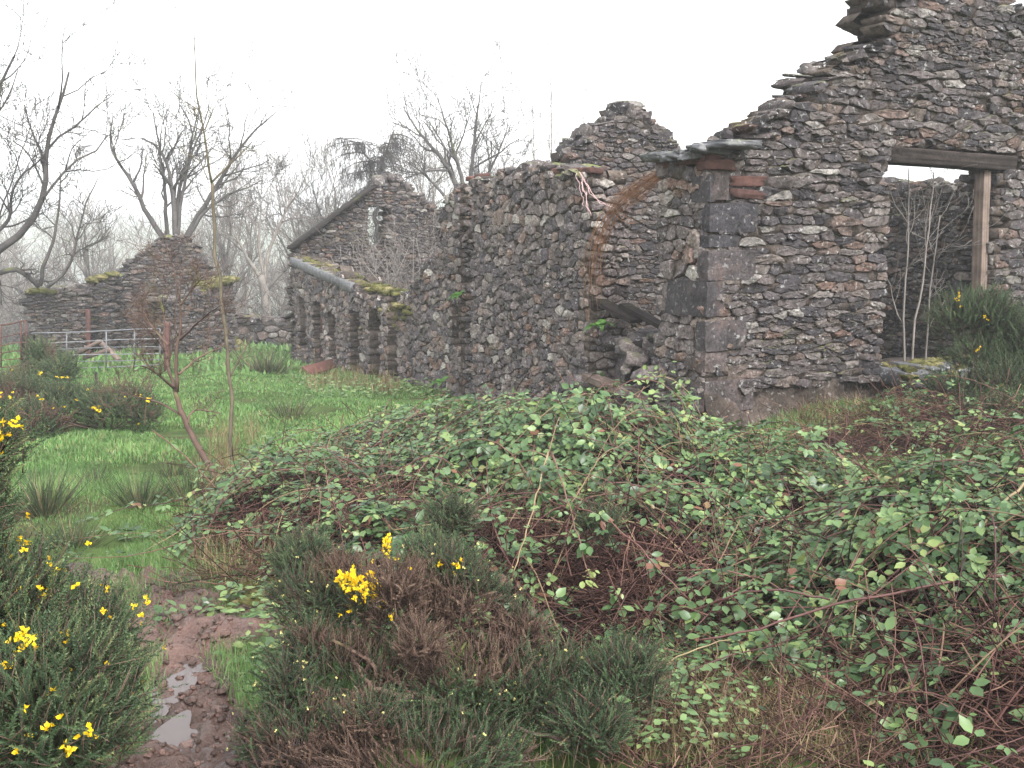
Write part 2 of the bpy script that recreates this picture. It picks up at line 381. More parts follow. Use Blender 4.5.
def box(mb, c, ax, half, tint=.5, bev=.012):
    """a bevelled box"""
    h = np.asarray(half, float); b = min(bev, h.min()*.45); V = []
    for sx in (-1, 1):
        for sy in (-1, 1):
            for sz in (-1, 1):
                s_ = np.array([sx, sy, sz])
                for k in range(3):
                    p = s_*(h-b); p[k] = s_[k]*h[k]; V.append(p)
    V = np.array(V); idx = lambda sx, sy, sz, k: ((sx > 0)*4+(sy > 0)*2+(sz > 0))*3+k
    q = []; t = []
    for k in range(3):
        for sg in (-1, 1):
            cor = []
            for (a, e) in ((-1, -1), (1, -1), (1, 1), (-1, 1)):
                s_ = [0, 0, 0]; s_[k] = sg; s_[(k+1) % 3] = a; s_[(k+2) % 3] = e; cor.append(idx(*s_, k))
            q.append(cor if sg > 0 else cor[::-1])
    for k in range(3):
        k1, k2 = (k+1) % 3, (k+2) % 3
        for a in (-1, 1):
            for e in (-1, 1):
                s0 = [0, 0, 0]; s0[k] = -1; s0[k1] = a; s0[k2] = e; s1 = list(s0); s1[k] = 1
                f = [idx(*s0, k1), idx(*s1, k1), idx(*s1, k2), idx(*s0, k2)]; q.append(f if a*e < 0 else f[::-1])
    for sx in (-1, 1):
        for sy in (-1, 1):
            for sz in (-1, 1):
                f = [idx(sx, sy, sz, 0), idx(sx, sy, sz, 1), idx(sx, sy, sz, 2)]; t.append(f if sx*sy*sz > 0 else f[::-1])
    mb.add(V@np.asarray(ax)+np.asarray(c), [np.array(q), np.array(t)], tint)
def beam(mb, a, b, w_, h_, tint=.5, upv=(0, 0, 1), bev=.01):
    a = np.asarray(a, float); b = np.asarray(b, float); x = nrm(b-a); y = nrm(np.cross(upv, x)); z = np.cross(x, y)
    box(mb, (a+b)/2, np.array([x, y, z]), (np.linalg.norm(b-a)/2, w_/2, h_/2), tint, bev)

class Tubes:
    def __init__(s): s.d = {}
    def add(s, path, rad, m=4, tint=.5):
        path = np.asarray(path, float); rad = np.broadcast_to(np.asarray(rad, float), (len(path),))
        s.d.setdefault((len(path), m), []).append((path, rad, tint))
    def to(s, mb):
        for (K, m), lst in s.d.items():
            P = np.stack([l[0] for l in lst]); r = np.stack([l[1] for l in lst]); t = np.array([l[2] for l in lst]); B = len(lst)
            T = np.empty_like(P); T[:, 1:-1] = P[:, 2:]-P[:, :-2]; T[:, 0] = P[:, 1]-P[:, 0]; T[:, -1] = P[:, -1]-P[:, -2]; T = nrm(T)
            mean = nrm(P[:, -1]-P[:, 0]); ref = np.where(np.abs(mean[:, 2:3]) > .8, np.array([[1., .13, 0]]), np.array([[.05, .1, 1.]]))
            X = nrm(np.cross(T, ref[:, None, :])); Y = np.cross(T, X)
            a = np.arange(m)/m*2*pi
            V = P[:, :, None]+r[:, :, None, None]*(X[:, :, None]*np.cos(a)[None, None, :, None]+Y[:, :, None]*np.sin(a)[None, None, :, None])
            i = np.arange(m); j = (i+1) % m
            f = np.concatenate([np.stack([k*m+i, k*m+j, (k+1)*m+j, (k+1)*m+i], 1) for k in range(K-1)])
            fs = [(f[None]+(np.arange(B)*K*m)[:, None, None]).reshape(-1, 4)]
            if m >= 3:
                e = np.stack([(K-1)*m+i]); b0 = i[::-1][None]
                fs += [(e[None]+(np.arange(B)*K*m)[:, None, None]).reshape(-1, m), (b0[None]+(np.arange(B)*K*m)[:, None, None]).reshape(-1, m)]
            mb.add(V.reshape(-1, 3), fs, np.repeat(t, K*m))
    def build(s, name, mt, parent=None):
        b = MB(); s.to(b); return b.build(name, mt, parent)
def smooth_path(pts, n):
    p = np.asarray(pts, float); L = np.concatenate([[0], np.cumsum(np.linalg.norm(np.diff(p, axis=0), axis=1))])
    u = np.linspace(0, L[-1], n); q = np.stack([np.interp(u, L, p[:, k]) for k in range(p.shape[1])], 1)
    for _ in range(2): q[1:-1] = q[1:-1]*.5+(q[:-2]+q[2:])*.25
    return q
def grow(T, p, d, L, r, lvl, rng, n=(5, 5, 4), up=.12, wig=.16, ang=(.5, 1.0), ratio=(.45, .72), rmin=.004, m=4, f0=.25, taper=.35):
    K = 6; pts = [np.asarray(p, float)]; d = nrm(d)
    for k in range(K-1):
        d = nrm(d+rng.normal(0, wig, 3)+np.array([0, 0, up])); pts.append(pts[-1]+d*L/(K-1))
    pts = np.array(pts); r1 = max(rmin*.7, r*taper)
    T.add(pts, np.linspace(r, r1, K), m if r > .02 else 3, rng.random())
    if lvl < len(n): kids(T, pts, np.linspace(r, r1, K), L, lvl, rng, n, up, wig, ang, ratio, rmin, m, f0, taper)
def kids(T, pts, rad, L, lvl, rng, n, up, wig, ang, ratio, rmin, m, f0=.25, taper=.35):
    K = len(pts)
    for c in range(int(n[lvl]*rng.uniform(.7, 1.3)+.5)):
        f = rng.uniform(f0, 1)*(K-1); i = min(int(f), K-2); t = f-i; q = pts[i]*(1-t)+pts[i+1]*t; dd = nrm(pts[i+1]-pts[i])
        a = rng.uniform(*ang); ph = rng.uniform(0, 2*pi); x = nrm(np.cross(dd, rng.normal(0, 1, 3))); 
        nd = dd*cos(a)+x*sin(a)
        rr = max(rmin, (rad[i]*(1-t)+rad[i+1]*t)*.6)
        grow(T, q, nd, L*rng.uniform(*ratio), rr, lvl+1, rng, n, up, wig, ang, ratio, rmin, m, f0, taper)
def limb_tree(name, label, limbs, Y, mt, seed, n=(7, 5, 4), rmin=.006, kidL=.45, group=None, ydepth=.35, trunk_n=1, **kw):
    """limbs: pixel polylines (px, py[, dY]) at depth Y with start and end radius; twigs grow from them"""
    rng = R(seed); T1 = Tubes(); T2 = Tubes(); first = at(limbs[0][0][0][0], limbs[0][0][0][1], Y)
    base = (first[0], first[1], min(first[2], float(g(first[0], first[1]))))
    for li, (pl, r0, r1) in enumerate(limbs):
        dy = 0 if li < trunk_n else rng.uniform(-ydepth, ydepth)*Y*.08
        P = [at(p[0], p[1], Y+(p[2] if len(p) > 2 else dy*k/max(1, len(pl)-1))) for k, p in enumerate(pl)]
        if li == 0 and P[0][2] > base[2]-.1: P = [np.array([P[0][0], P[0][1], base[2]-.15])]+P
        if li == 0: base = (P[0][0], P[0][1], base[2])
        K = 14; q = smooth_path(P, K); L = np.linalg.norm(np.diff(q, axis=0), axis=1).sum()
        q[1:-1] += rng.normal(0, .010*L/ K**.5, (K-2, 3))
        rad = np.linspace(r0, r1, K)
        (T1 if li < trunk_n else T2).add(q, rad, 7 if r0 > .05 else 5, rng.random())
        a = dict(up=.08, wig=.17, ang=(.45, 1.05), ratio=(.45, .75), rmin=rmin, m=4, f0=.3); a.update(kw)
        if li >= trunk_n or trunk_n == len(limbs): kids(T2, q, rad, L*kidL/.6, 0, rng, n, **a)
    o = thing(name, label, 'tree', base, group)
    T1.build('trunk', M[mt], o); T2.build('crown', M[mt], o); return o

def blades(mb, P, H, W, rng, lean=.5, tint=None, nseg=2, updir=None, droop=.5):
    """grass blades: P base points (N,3), heights, widths"""
    N = len(P); H = np.broadcast_to(H, (N,))[:, None]; W = np.broadcast_to(W, (N,))[:, None]
    az = rng.uniform(0, 2*pi, N); side = np.stack([np.cos(az), np.sin(az), np.zeros(N)], 1)
    az2 = rng.uniform(0, 2*pi, N); ln = np.stack([np.cos(az2), np.sin(az2), np.zeros(N)], 1)*np.abs(rng.normal(0, lean, (N, 1)))
    up = np.array([[0, 0, 1.]]) if updir is None else updir
    d1 = nrm(up+ln*.5); d2 = nrm(up*(1-droop*.6)+ln*1.4)
    m1 = P+d1*H*.55; tip = m1+d2*H*.5
    V = np.stack([P-side*W, P+side*W, m1-side*W*.75, m1+side*W*.75, tip], 1)
    o = (np.arange(N)*5)[:, None]
    t = rng.random(N) if tint is None else tint
    mb.add(V.reshape(-1, 3), [np.array([[0, 1, 3, 2]])+o, np.array([[2, 3, 4]])+o], np.repeat(t, 5))
LV = np.array([[0, 0, 0], [0, .33, -.05], [0, .68, -.05], [0, 1, -.02], [.26, .26, .03], [.29, .58, .02], [-.26, .26, .03], [-.29, .58, .02]])
LQ = np.array([[1, 4, 5, 2], [2, 7, 6, 1]]); LT = np.array([[0, 4, 1], [0, 1, 6], [2, 5, 3], [2, 3, 7]])
def leaflets(mb, P, D, Nn, size, tint, rng):
    D = nrm(D); X = nrm(np.cross(D, Nn)); Z = np.cross(X, D); N = len(P); size = np.broadcast_to(size, (N,))
    curl = rng.uniform(-.25, .15, N)
    L = np.repeat(LV[None], N, 0); L[:, :, 2] += curl[:, None]*L[:, :, 1]**2
    L[:, :, 0] *= rng.uniform(.85, 1.25, (N, 1))
    V = P[:, None]+size[:, None, None]*(L[:, :, :1]*X[:, None]+L[:, :, 1:2]*D[:, None]+L[:, :, 2:]*Z[:, None])
    o = (np.arange(N)*8)[:, None]
    mb.add(V.reshape(-1, 3), [(LQ[None]+o[:, None]).reshape(-1, 4), (LT[None]+o[:, None]).reshape(-1, 3)], np.repeat(tint, 8))
def shoots(mb, P, D, Ln, rng, nst=22, nl=.022, nw=.0022, tint=None, per=3, tiptint=0, st=None):
    """gorse shoots: P base, D direction, Ln length; every shoot carries spirals of spines"""
    N = len(P); D = nrm(D); Ln = np.broadcast_to(Ln, (N,)); X = nrm(np.cross(D, rng.normal(0, 1, (N, 3)))); Y = np.cross(D, X)
    bend = rng.normal(0, .22, (N, 3)); bend[:, 2] = np.abs(bend[:, 2])
    k = nst*per; f = (np.arange(k)/k)**.85*.97+.03
    ph = np.arange(k)*2.399+rng.uniform(0, 6, (N, 1))
    rad = (X[:, None]*np.cos(ph)[..., None]+Y[:, None]*np.sin(ph)[..., None])
    Q = P[:, None]+Ln[:, None, None]*(f[None, :, None]*D[:, None]+(f**2)[None, :, None]*bend[:, None])
    dd = nrm(rad*.8+D[:, None]*(.55+.5*f[None, :, None]))
    ln = nl*(1-.45*f)[None, :]*rng.uniform(.7, 1.25, (N, k))
    tip = Q+dd*ln[..., None]; sd = nrm(np.cross(dd, rad+D[:, None]*.3))*nw
    V = np.stack([Q-sd, Q+sd, tip], 2).reshape(-1, 3); o = np.arange(N*k)*3
    t = (rng.random(N)*.8 if tint is None else tint)[:, None]+.22*(f[None, :]-.5)+rng.normal(0, .05, (N, k))
    mb.add(V, [np.stack([o, o+1, o+2], 1)], np.repeat(np.clip(t, 0, 1).ravel(), 3))
    return P+Ln[:, None]*(D+bend)
def petals(mb, P, size, rng):
    N = len(P)
    for k in range(5):
        d = nrm(rng.normal(0, 1, (N, 3))+np.array([0, -.25, .8])); x = nrm(np.cross(d, rng.normal(0, 1, (N, 3)))); z = np.cross(x, d)
        s = (size*rng.uniform(.7, 1.2, N))[:, None]
        V = np.stack([P-x*s*.12, P+d*s*.45+x*s*.38+z*s*.18, P+d*s*1.0+z*s*.12, P+d*s*.45-x*s*.38+z*s*.18], 1); o = (np.arange(N)*4)[:, None]
        mb.add(V.reshape(-1, 3), [np.array([[0, 1, 2, 3]])+o], np.repeat(rng.random(N), 4))

# ------------------------------------------------------------------ terrain
def sheet(xs, ys, zf, tint=.5, keep=None):
    X, Y = np.meshgrid(xs, ys); Z = zf(X, Y); nx = len(xs); ny = len(ys)
    V = np.stack([X, Y, Z], -1).reshape(-1, 3)
    i, j = np.meshgrid(np.arange(nx-1), np.arange(ny-1)); a = (j*nx+i).ravel()
    F = np.stack([a, a+1, a+nx+1, a+nx], 1)
    if keep is not None: F = F[keep(V[F].mean(1))]
    return V, F
def warp(a, lim, n, lo):
    u = np.linspace(-1, 1, n); return np.sign(u)*(lo*np.abs(u)+(lim-lo)*np.abs(u)**4.5)
mb = MB()
xs = warp(0, 700, 241, 22); ys = np.concatenate([np.linspace(-30, 0, 12)[:-1], np.linspace(0, 14, 130)[:-1], np.linspace(14, 40, 90)[:-1], np.geomspace(40, 900, 80)])
V, F = sheet(xs, ys, lambda x, y: g(x, y)+.012*np.sin(x*9+y*5)*np.sin(y*11-x*3)*(y < 30))
far = V[F].mean(1)[:, 1] > 110
mb.add(V, [F[~far]], .5); tag(mb.build('ground', M['ground']), 'grassy ground falling away beyond the ruins', kind='structure')
h = MB(); h.add(V, [F[far]], .5); tag(h.build('hill', M['hill']), 'distant hill pasture across the valley', kind='structure')
# mud path
rng = R(5)
xs = np.arange(-2.6, -.1, .018); ys = np.arange(1.6, 5.4, .018)
def fbm(x, y, seed, s0=3., octv=5, ga=.55):
    r = R(seed); z = np.zeros(np.shape(x)); a = 1.
    for o in range(octv):
        for k in range(4):
            th = r.uniform(0, 2*pi); ph = r.uniform(0, 2*pi); f = s0*1.9**o*r.uniform(.8, 1.25)
            z = z + a*.5*np.sin(f*(x*cos(th)+y*sin(th))+ph+1.5*np.sin(f*.5*(y*cos(th)-x*sin(th))+ph*2))
        a *= ga
    return z
def mudz(x, y):
    b = fbm(x, y, 8, 5., 4, .5); c = fbm(x, y, 9, 13, 4, .62)
    return g0(x, y)-.062+.022*b + .035*sstep(-.05, .20, path_d(x, y)) + .045*np.abs(c)**.7
V, F = sheet(xs, ys, mudz, keep=lambda c: path_d(c[:, 0], c[:, 1]) < .28)
m = MB(); m.add(V, [F], np.clip(.5+.35*fbm(V[:, 0], V[:, 1], 12, 3.5, 4), 0, 1)); tag(m.build('mud_path', M['mud']), 'churned wet mud path', kind='structure')
pud = [(-1.40, 3.80, .07, .30), (-1.58, 3.72, .13, .22), (-1.36, 4.15, .10, .10), (-1.24, 3.3, .09, .3)]
m = MB()
for (cx, cy_, rx, ry) in pud:
    a = np.linspace(0, 2*pi, 40, endpoint=False); rr = 1+.15*np.sin(a*3+cx*9)+.1*np.sin(a*5)
    z = float(g0(cx, cy_))-.043
    m.poly(np.stack([cx+rx*rr*np.cos(a), cy_+ry*rr*np.sin(a), np.full(40, z)], 1), np.arange(40))
tag(m.build('puddle_water', M['water']), 'muddy rain water lying in the path', kind='structure')

b = MB(); rng = R(19); n_ = 0
while n_ < 900:
    x, y = rng.uniform(-2.3, -.4), rng.uniform(2.4, 5.3); d_ = float(path_d(x, y))
    if d_ > .08: continue
    sz = rng.uniform(.004, .016)*(1.6 if rng.random() < .12 else 1); rock(b, (x, y, float(mudz(x, y))+sz*.2), axes(rng.normal(0, 1, 3), .4, rng), (sz, sz*.8, sz*.55), rng, rng.random(), RK, .2); n_ += 1
tag(b.build('mud_clods', M['mud']), 'small clods and grit on the trodden mud', kind='stuff')

# ------------------------------------------------------------------ ruined range on the right
K0 = np.array([1.95, 10, 0.]); GD = nrm([.89, .456, 0]); FD = nrm([-.456, .89, 0]); GN = -FD; FN = -GD
def onp(px, py, O, d, n):
    r = ray(px, py); t = np.dot(O-CAM, n)/np.dot(r, n); P = CAM+r*t; return (float((P-O)@d), float(P[2]))
A_ = lambda px, py: onp(px, py, K0, GD, GN)
B_ = lambda px, py: onp(px, py, K0, FD, FN)
def planeG(s): O = K0+FD*s; return O, (lambda px, py: onp(px, py, O, GD, GN))
cot = thing('ruined_cottage', 'nearest roofless stone cottage with stepped gable, timber lintel and big corner blocks', 'ruin', K0+np.array([0, 0, -.2]))
topA = [A_(*p) for p in ((716, 160), (740, 148), (755, 134), (772, 122), (790, 112), (806, 96), (826, 78), (842, 64), (868, 53), (882, 44), (884, 15), (888, -12))]
ap = topA[-1]; top2 = [A_(1006, -6), A_(1014, 14), A_(1060, 18)]
outA = [(0.0, -.6)]+[(max(.0, u), z) for u, z in topA]+top2+[(5.6, 3.5), (6.9, 2.6), (6.9, -.6)]
(u0, zt), (u1, zt2), (_, zb) = A_(893, 163), A_(1001, 174), A_(940, 362)
OP = (u0, u1, zb, max(zt, zt2))
ledge_z = zb
wall('gable_wall', cot, K0, GD, GN, outA, .55, (.24, .066), 11, 'stone', openings=[OP, (-1, 7, -2, .12), (u0-.05, u1+.28, OP[3]-.01, OP[3]+.17)], clips=[(0, -1, .10), (0, 1, 6.9)], caps=[(max(0.1, u), z) for u, z in topA]+top2, capsize=(.17, .036), ends=[(u1, -1, zb-.1, OP[3]-.04)], bclips=[(0, -1, .35), (0, 1, 6.9)], NP=16, bulge=.017, gap=.0055, jit=.34, drop=.2)
b = MB(); rng = R(3)
# earth base of the gable
xs_ = np.linspace(-.02, 6.9, 150); zs = np.linspace(-.7, .20, 24); X, Z = np.meshgrid(xs_, zs)
off = .0+.05*fbm(X, Z, 3, 4, 5, .6)*.6+.16*(1-sstep(-.5, .2, Z)) - .03
P = K0+X[..., None]*GD+Z[..., None]*np.array([0, 0, 1.])+off[..., None]*GN
i, j = np.meshgrid(np.arange(149), np.arange(23)); a = (j*150+i).ravel()
b.add(P.reshape(-1, 3), [np.stack([a, a+1, a+151, a+150], 1)], np.clip(.5+.4*fbm(X, Z, 4, 6, 4), 0, 1).ravel())
b.build('earth_base', M['render'], cot)
# lintel, post, mossy threshold
lz = OP[3]+.082; b = MB()
pa = K0+GD*(u0-.06)+GN*.012; pb = K0+GD*(u1+.26)+GN*.012
timber(b, pa+np.array([0, 0, lz+.01])-GN*.15, pb+np.array([0, 0, lz-.03])-GN*.15, .31, .17, rng); b.build('lintel', M['wood_dark'], cot)
b = MB(); up_, zp_ = A_(992, 172); uq, zq = A_(986, 350); timber(b, K0+GD*up_+GN*-.12+np.array([0, 0, OP[3]-.03]), K0+GD*uq+GN*-.12+np.array([0, 0, ledge_z-.2]), .11, .13, rng, upv=GN); b.build('door_post', M['wood_grey'], cot)
b = MB(); beam(b, K0+GD*(u0+.10)-GN*.40+np.array([0, 0, OP[3]-.0]), K0+GD*(u0+.10)-GN*.40+np.array([0, 0, ledge_z-.2]), .07, .09, .6, upv=GN); b.build('door_post', M['wood_red'], cot)
b = MB(); rng = R(31)
for k in range(11):
    f = (k+.5)/11; c = K0+GD*(u0+(u1-u0)*f)+GN*(.10+rng.normal(0, .03))+np.array([0, 0, ledge_z-.09+rng.normal(0, .015)]); rock(b, c, axes(GD, .06, rng), (.13, .30, .085), rng, rng.random()*.5, RKB, .12)
b.build('threshold', M['slate'], cot)
b = MB(); Pm = []
for k in range(2600):
    f = rng.random(); dn = rng.uniform(-.25, .40); c = K0+GD*(u0-.02+(u1-u0+.05)*f)+GN*dn+np.array([0, 0, ledge_z-.02-(.06 if dn > .33 else 0)]); Pm.append(c)
Pm = np.array(Pm); k = fbm(Pm[:, 0], Pm[:, 1], 77, 4, 3) > -.45; Pm = Pm[k]
for c in Pm[::22]: rock(b, c, axes(GD, .1, rng), (.06, .06, .035), rng, rng.random(), RK, .2)
blades(b, Pm, rng.uniform(.03, .07, len(Pm)), .004, rng, .8); b.build('moss', M['moss'], cot)
# front wall of the cottage beside the doorway
pB = [(655, 166), (655, 215), (656, 250), (650, 285), (655, 305), (640, 330), (628, 352), (622, 380), (610, 420)]
sB = B_(656, 240)[0]; outB = [(-.2, -1), (-.2, B_(708, 158)[1]), (0, B_(708, 158)[1]), (sB, B_(656, 167)[1]), (sB+.2, B_(656, 170)[1]), (sB+.45, .9), (sB+.7, .5), (sB+.8, -1)]
wall('front_wall', cot, K0, FD, FN, outB, .55, (.19, .11), 12, 'stone_pale', clips=[(0, -1, 0), (1, 1, 2.6), (0, 1, sB)], drop=.08, NP=16, bulge=.018, gap=.007, bias=.1, jit=.6)
q = MB()
for (x0, y0, x1, y1, ti) in ((694, 174, 711, 203, .25), (712, 172, 728, 202, .75), (704, 203, 757, 233, .1), (701, 234, 738, 248, .12), (699, 249, 755, 281, .3), (668, 280, 725, 318, .35), (698, 319, 744, 350, .4), (684, 350, 726, 372, .6), (682, 376, 755, 410, .6)):
    q = MB(); ub, zt_ = A_(max(x1, 712), y0); zb_ = A_(max(x1, 712), y1)[1]; s1 = B_(min(x0, 703), (y0+y1)/2)[0]; ub = max(ub, .06); s1 = max(.08, s1)
    ua = 0. if x0 < 709 else A_(x0, y0)[0]
    if ua: s1 = .3
    pr = .026+.010*np.sin(x0)
    c = K0+GD*(ua+(ub-ua)/2)+FD*(s1/2)+np.array([0, 0, (zt_+zb_)/2])
    c = K0+GD*((ua-pr*(ua == 0)+ub)/2)+FD*((s1-pr)/2)+np.array([0, 0, (zt_+zb_)/2])
    rock(q, c, np.array([GD, FD, [0, 0, 1.]]), ((ub-ua+pr*(ua == 0))/2, (s1+pr)/2, (zt_-zb_)/2-.010), R(int(x0+y0)), np.clip(ti+rng.normal(0, .12), 0, 1), RKB, .035); q.build('corner_block', M['quoin'], cot, sharp=40)
b = MB(); s_a, z_a = B_(656, 165); z_b = B_(707, 156)[1]
bb = rng
for k in range(6):
    f = (k+.5)/6; rock(b, K0+FD*(s_a*f)-FN*.12+GD*0+np.array([0, 0, z_b+(z_a-z_b)*f+.055]), axes(FD, .05, rng), (s_a/9, .30, .04), rng, rng.random(), RKB, .08)
rock(b, K0+GD*.16+FD*-.03+np.array([0, 0, z_b+.10]), axes(GD, .05, rng), (.24, .28, .04), rng, .3, RKB, .08)
b.build('wall_plate', M['slate'], cot)
b = MB()
for k in range(9):
    f = (k+.5)/9; box(b, K0+FD*(s_a*f)-FN*.10+np.array([0, 0, z_b+(z_a-z_b)*f-.015]), axes(FD, .02, rng), (s_a/19, .11, .036), rng.random(), .006)
for (x0, x1, y0, y1) in ((705, 733, 160, 171), (730, 764, 176, 187), (731, 762, 190, 199)):
    ua, z1 = A_(max(x0, 708), y0); ub, z2 = A_(x1, y1); rock(b, K0+GD*((ua+ub)/2)-GN*.075+np.array([0, 0, (z1+z2)/2]), axes(GD, .03, rng), ((ub-ua)/2, .11, (z1-z2)/2), rng, rng.random()*.6, RKB, .09)
b.build('brick_course', M['brick'], cot)
# back wall of the range (seen through the gable doorway)
OH = K0+GD*6.9
wall('back_wall', cot, OH, FD, FN, [(0, -.8), (0, 2.45), (2, 2.55), (3.4, 2.5), (5.2, 2.6), (5.6, 2.5), (5.6, -.8)], .5, (.2, .066), 13, 'stone', back=False, caps=[(0, 2.45), (2, 2.55), (3.4, 2.5), (5.2, 2.6)], capsize=(.25, .05), NP=12)

mid = thing('ruined_barn', 'roofless middle stone building with broken front wall and an inner gable peak behind', 'ruin', K0+FD*2.4+np.array([0, 0, -.5]))
sl_ = B_(471, 260)[0]
topC = [B_(*p) for p in ((586, 171), (570, 172), (545, 171), (520, 170), (500, 174), (484, 178), (472, 183), (468, 186))]
sC = B_(589, 260)[0]
outC = [(sC, -1.4), (sC, B_(588, 176)[1])]+[(max(u, sC), z) for u, z in topC]+[(sl_+.02, -1.4)]
wall('front_wall', mid, K0, FD, FN, outC, .55, (.145, .082), 21, 'stone_pale', clips=[(0, 1, sl_), (0, -1, sC)], ends=[(sC, -1, -.9, B_(588, 180)[1])], caps=topC, capsize=(.22, .045), NP=14, bulge=.019, gap=.006, jit=.8, drop=.2)
b = MB(); rng = R(8)
for (x, y, w_) in ((462, 182, .2), (470, 180, .16)): 
    u, z = B_(x, y); box(b, K0+FD*u-FN*.2+np.array([0, 0, z+.06]), axes(FD, .06, rng), (w_/2, .1, .036), rng.random(), .01)
for k in range(7):
    u, z = B_(586-k*5.5, 169); box(b, K0+FD*u-FN*(.10+.02*rng.random())+np.array([0, 0, z-.02]), axes(FD, .04, rng), (.085, .1, .035), rng.random(), .01)
b.build('brick_course', M['brick'], mid)
topE = [B_(*p) for p in ((455, 185), (446, 187), (437, 196), (432, 216), (429, 245), (419, 266), (407, 285), (398, 296), (388, 299))]
sE = B_(451, 260)[0]; niche = (sE-.01, B_(443, 325)[0], B_(450, 346)[1], B_(450, 307)[1])
wall('front_wall', mid, K0-FN*.16, FD, FN, [(sE, -1.8)]+[(max(u, sE), z) for u, z in topE]+[(B_(388, 300)[0], -1.8)], .55, (.145, .082), 22, 'stone_pale', clips=[(0, -1, sE)], openings=[niche], ends=[(sE, -1, -1.6, topE[0][1])], caps=topE[2:], capsize=(.2, .05), NP=14, bulge=.019, gap=.006, jit=.8, drop=.2)
OD, D_ = planeG(6.42)
topD = [D_(*p) for p in ((570, 160), (578, 148), (588, 134), (602, 128), (616, 122), (624, 110), (642, 110), (650, 119), (660, 127), (669, 142), (682, 152))]
wall('inner_gable', mid, OD, GD, GN, [(.6, -1.2), (.6, 2.2), (1.2, 2.45)]+topD+[(5.2, 2.7), (6.85, 2.3), (6.85, -1.2)], .5, (.2, .068), 23, 'stone', clips=[(0, -1, .45)], caps=topD, capsize=(.24, .06), NP=13, bulge=.018, jit=.5, drop=.2)
b = MB(); u, z = D_(631, 104); rock(b, OD+GD*u-GN*.2+np.array([0, 0, z]), axes(GD, .05, rng), (.30, .2, .06), rng, .97, RK, .1); rock(b, OD+GD*(u+.05)-GN*.2+np.array([0, 0, z-.1]), axes(GD, .05, rng), (.2, .2, .06), rng, .9, RK, .1); b.build('cap_stones', M['cap'], mid)
wall('back_wall', mid, OH, FD, FN, [(5.6, -1.2), (5.6, 2.4), (8, 2.0), (9, 1.5), (10.2, 1.3), (10.2, -1.6)], .5, (.28, .14), 24, 'stone', back=False, NP=10)

shd = thing('ruined_cowshed', 'far end of the ruined range with narrow window slits and mossy wall head', 'ruin', K0+FD*9.4+np.array([0, 0, -1]))
sF = B_(388, 330)[0]
topF = [B_(*p) for p in ((388, 297), (376, 296), (362, 294), (357, 287), (352, 283), (330, 273), (310, 264), (292, 257))]
s16 = topF[-1][0]
def opx(x0, y0, x1, y1):
    xm = (x0+x1)/2; return (B_(x1, y0)[0], B_(x0, y0)[0], B_(xm, y1)[1], B_(xm, y0)[1])
opF = [opx(299, 298, 305, 348), opx(313, 302, 321, 372), opx(328, 314, 335, 358), opx(349, 311, 358, 372), opx(369, 310, 379, 392)]
wall('front_wall', shd, K0, FD, FN, [(sF, -2.2)]+topF+[(s16, -2.4)], .55, (.15, .085), 31, 'stone_pale', openings=opF, clips=[(0, -1, sF), (0, 1, s16)], NP=11, bulge=.018, gap=.009, jit=.7)
b = MB(); rng = R(9)
for k in range(7):
    a0, a1 = topF[4], topF[7]; f0_, f1_ = k/7, (k+1)/7
    pa = K0+FD*(a0[0]+(a1[0]-a0[0])*f0_)+FN*.03+np.array([0, 0, a0[1]+(a1[1]-a0[1])*f0_-.09]); pb = K0+FD*(a0[0]+(a1[0]-a0[0])*f1_-.012)+FN*.03+np.array([0, 0, a0[1]+(a1[1]-a0[1])*f1_-.09])
    beam(b, pa-FN*.27, pb-FN*.27, .6, .20, rng.random(), bev=.02)
b.build('wall_plate', M['slate'], shd)
b = MB(); Pm = []
for (i0, i1, n_, dz) in ((4, 7, 620, -.01), (0, 3, 300, .03)):
    for k in range(n_):
        f = rng.random(); a0, a1 = np.array(topF[i0]), np.array(topF[i1]); p = a0+(a1-a0)*f; Pm.append(K0+FD*p[0]-FN*rng.uniform(.03, .5)+np.array([0, 0, p[1]+dz+rng.normal(0, .02)]))
for k in range(220): u, z = B_(388+rng.normal(0, 8), 304+abs(rng.normal(0, 10))); Pm.append(K0+FD*u+FN*rng.uniform(-.3, .05)+np.array([0, 0, z]))
Pm = np.array(Pm)
for c in Pm[::9]: rock(b, c, axes(FD, .1, rng), (.08, .08, .035), rng, rng.random(), RK, .2)
blades(b, Pm, rng.uniform(.04, .10, len(Pm)), .008, rng, .9); b.build('moss', M['moss'], shd)
OG, G_ = planeG(s16-.01)
topG = [G_(*p) for p in ((293, 253), (330, 222), (360, 198), (378, 184), (392, 175), (402, 181), (430, 205), (470, 235), (500, 255))]
og = (G_(369, 225)[0], G_(385, 225)[0], G_(378, 245)[1], G_(378, 207)[1])
wall('end_gable', shd, OG-FD*0, GD, GN, [(0, -2.4)]+topG+[(topG[-1][0], -2.4)], .5, (.2, .068), 32, 'stone', openings=[og], clips=[(0, -1, -.3)], NP=10, caps=topG[3:], capsize=(.25, .06))
b = MB(); pa = G_(289, 252); pb = G_(372, 190); o_ = GN*.02
beam(b, OG+GD*pa[0]+o_+np.array([0, 0, pa[1]+.08]), OG+GD*pb[0]+o_+np.array([0, 0, pb[1]+.08]), .45, .05, .3); b.build('verge_board', M['wood_dark'], shd)
b = MB()
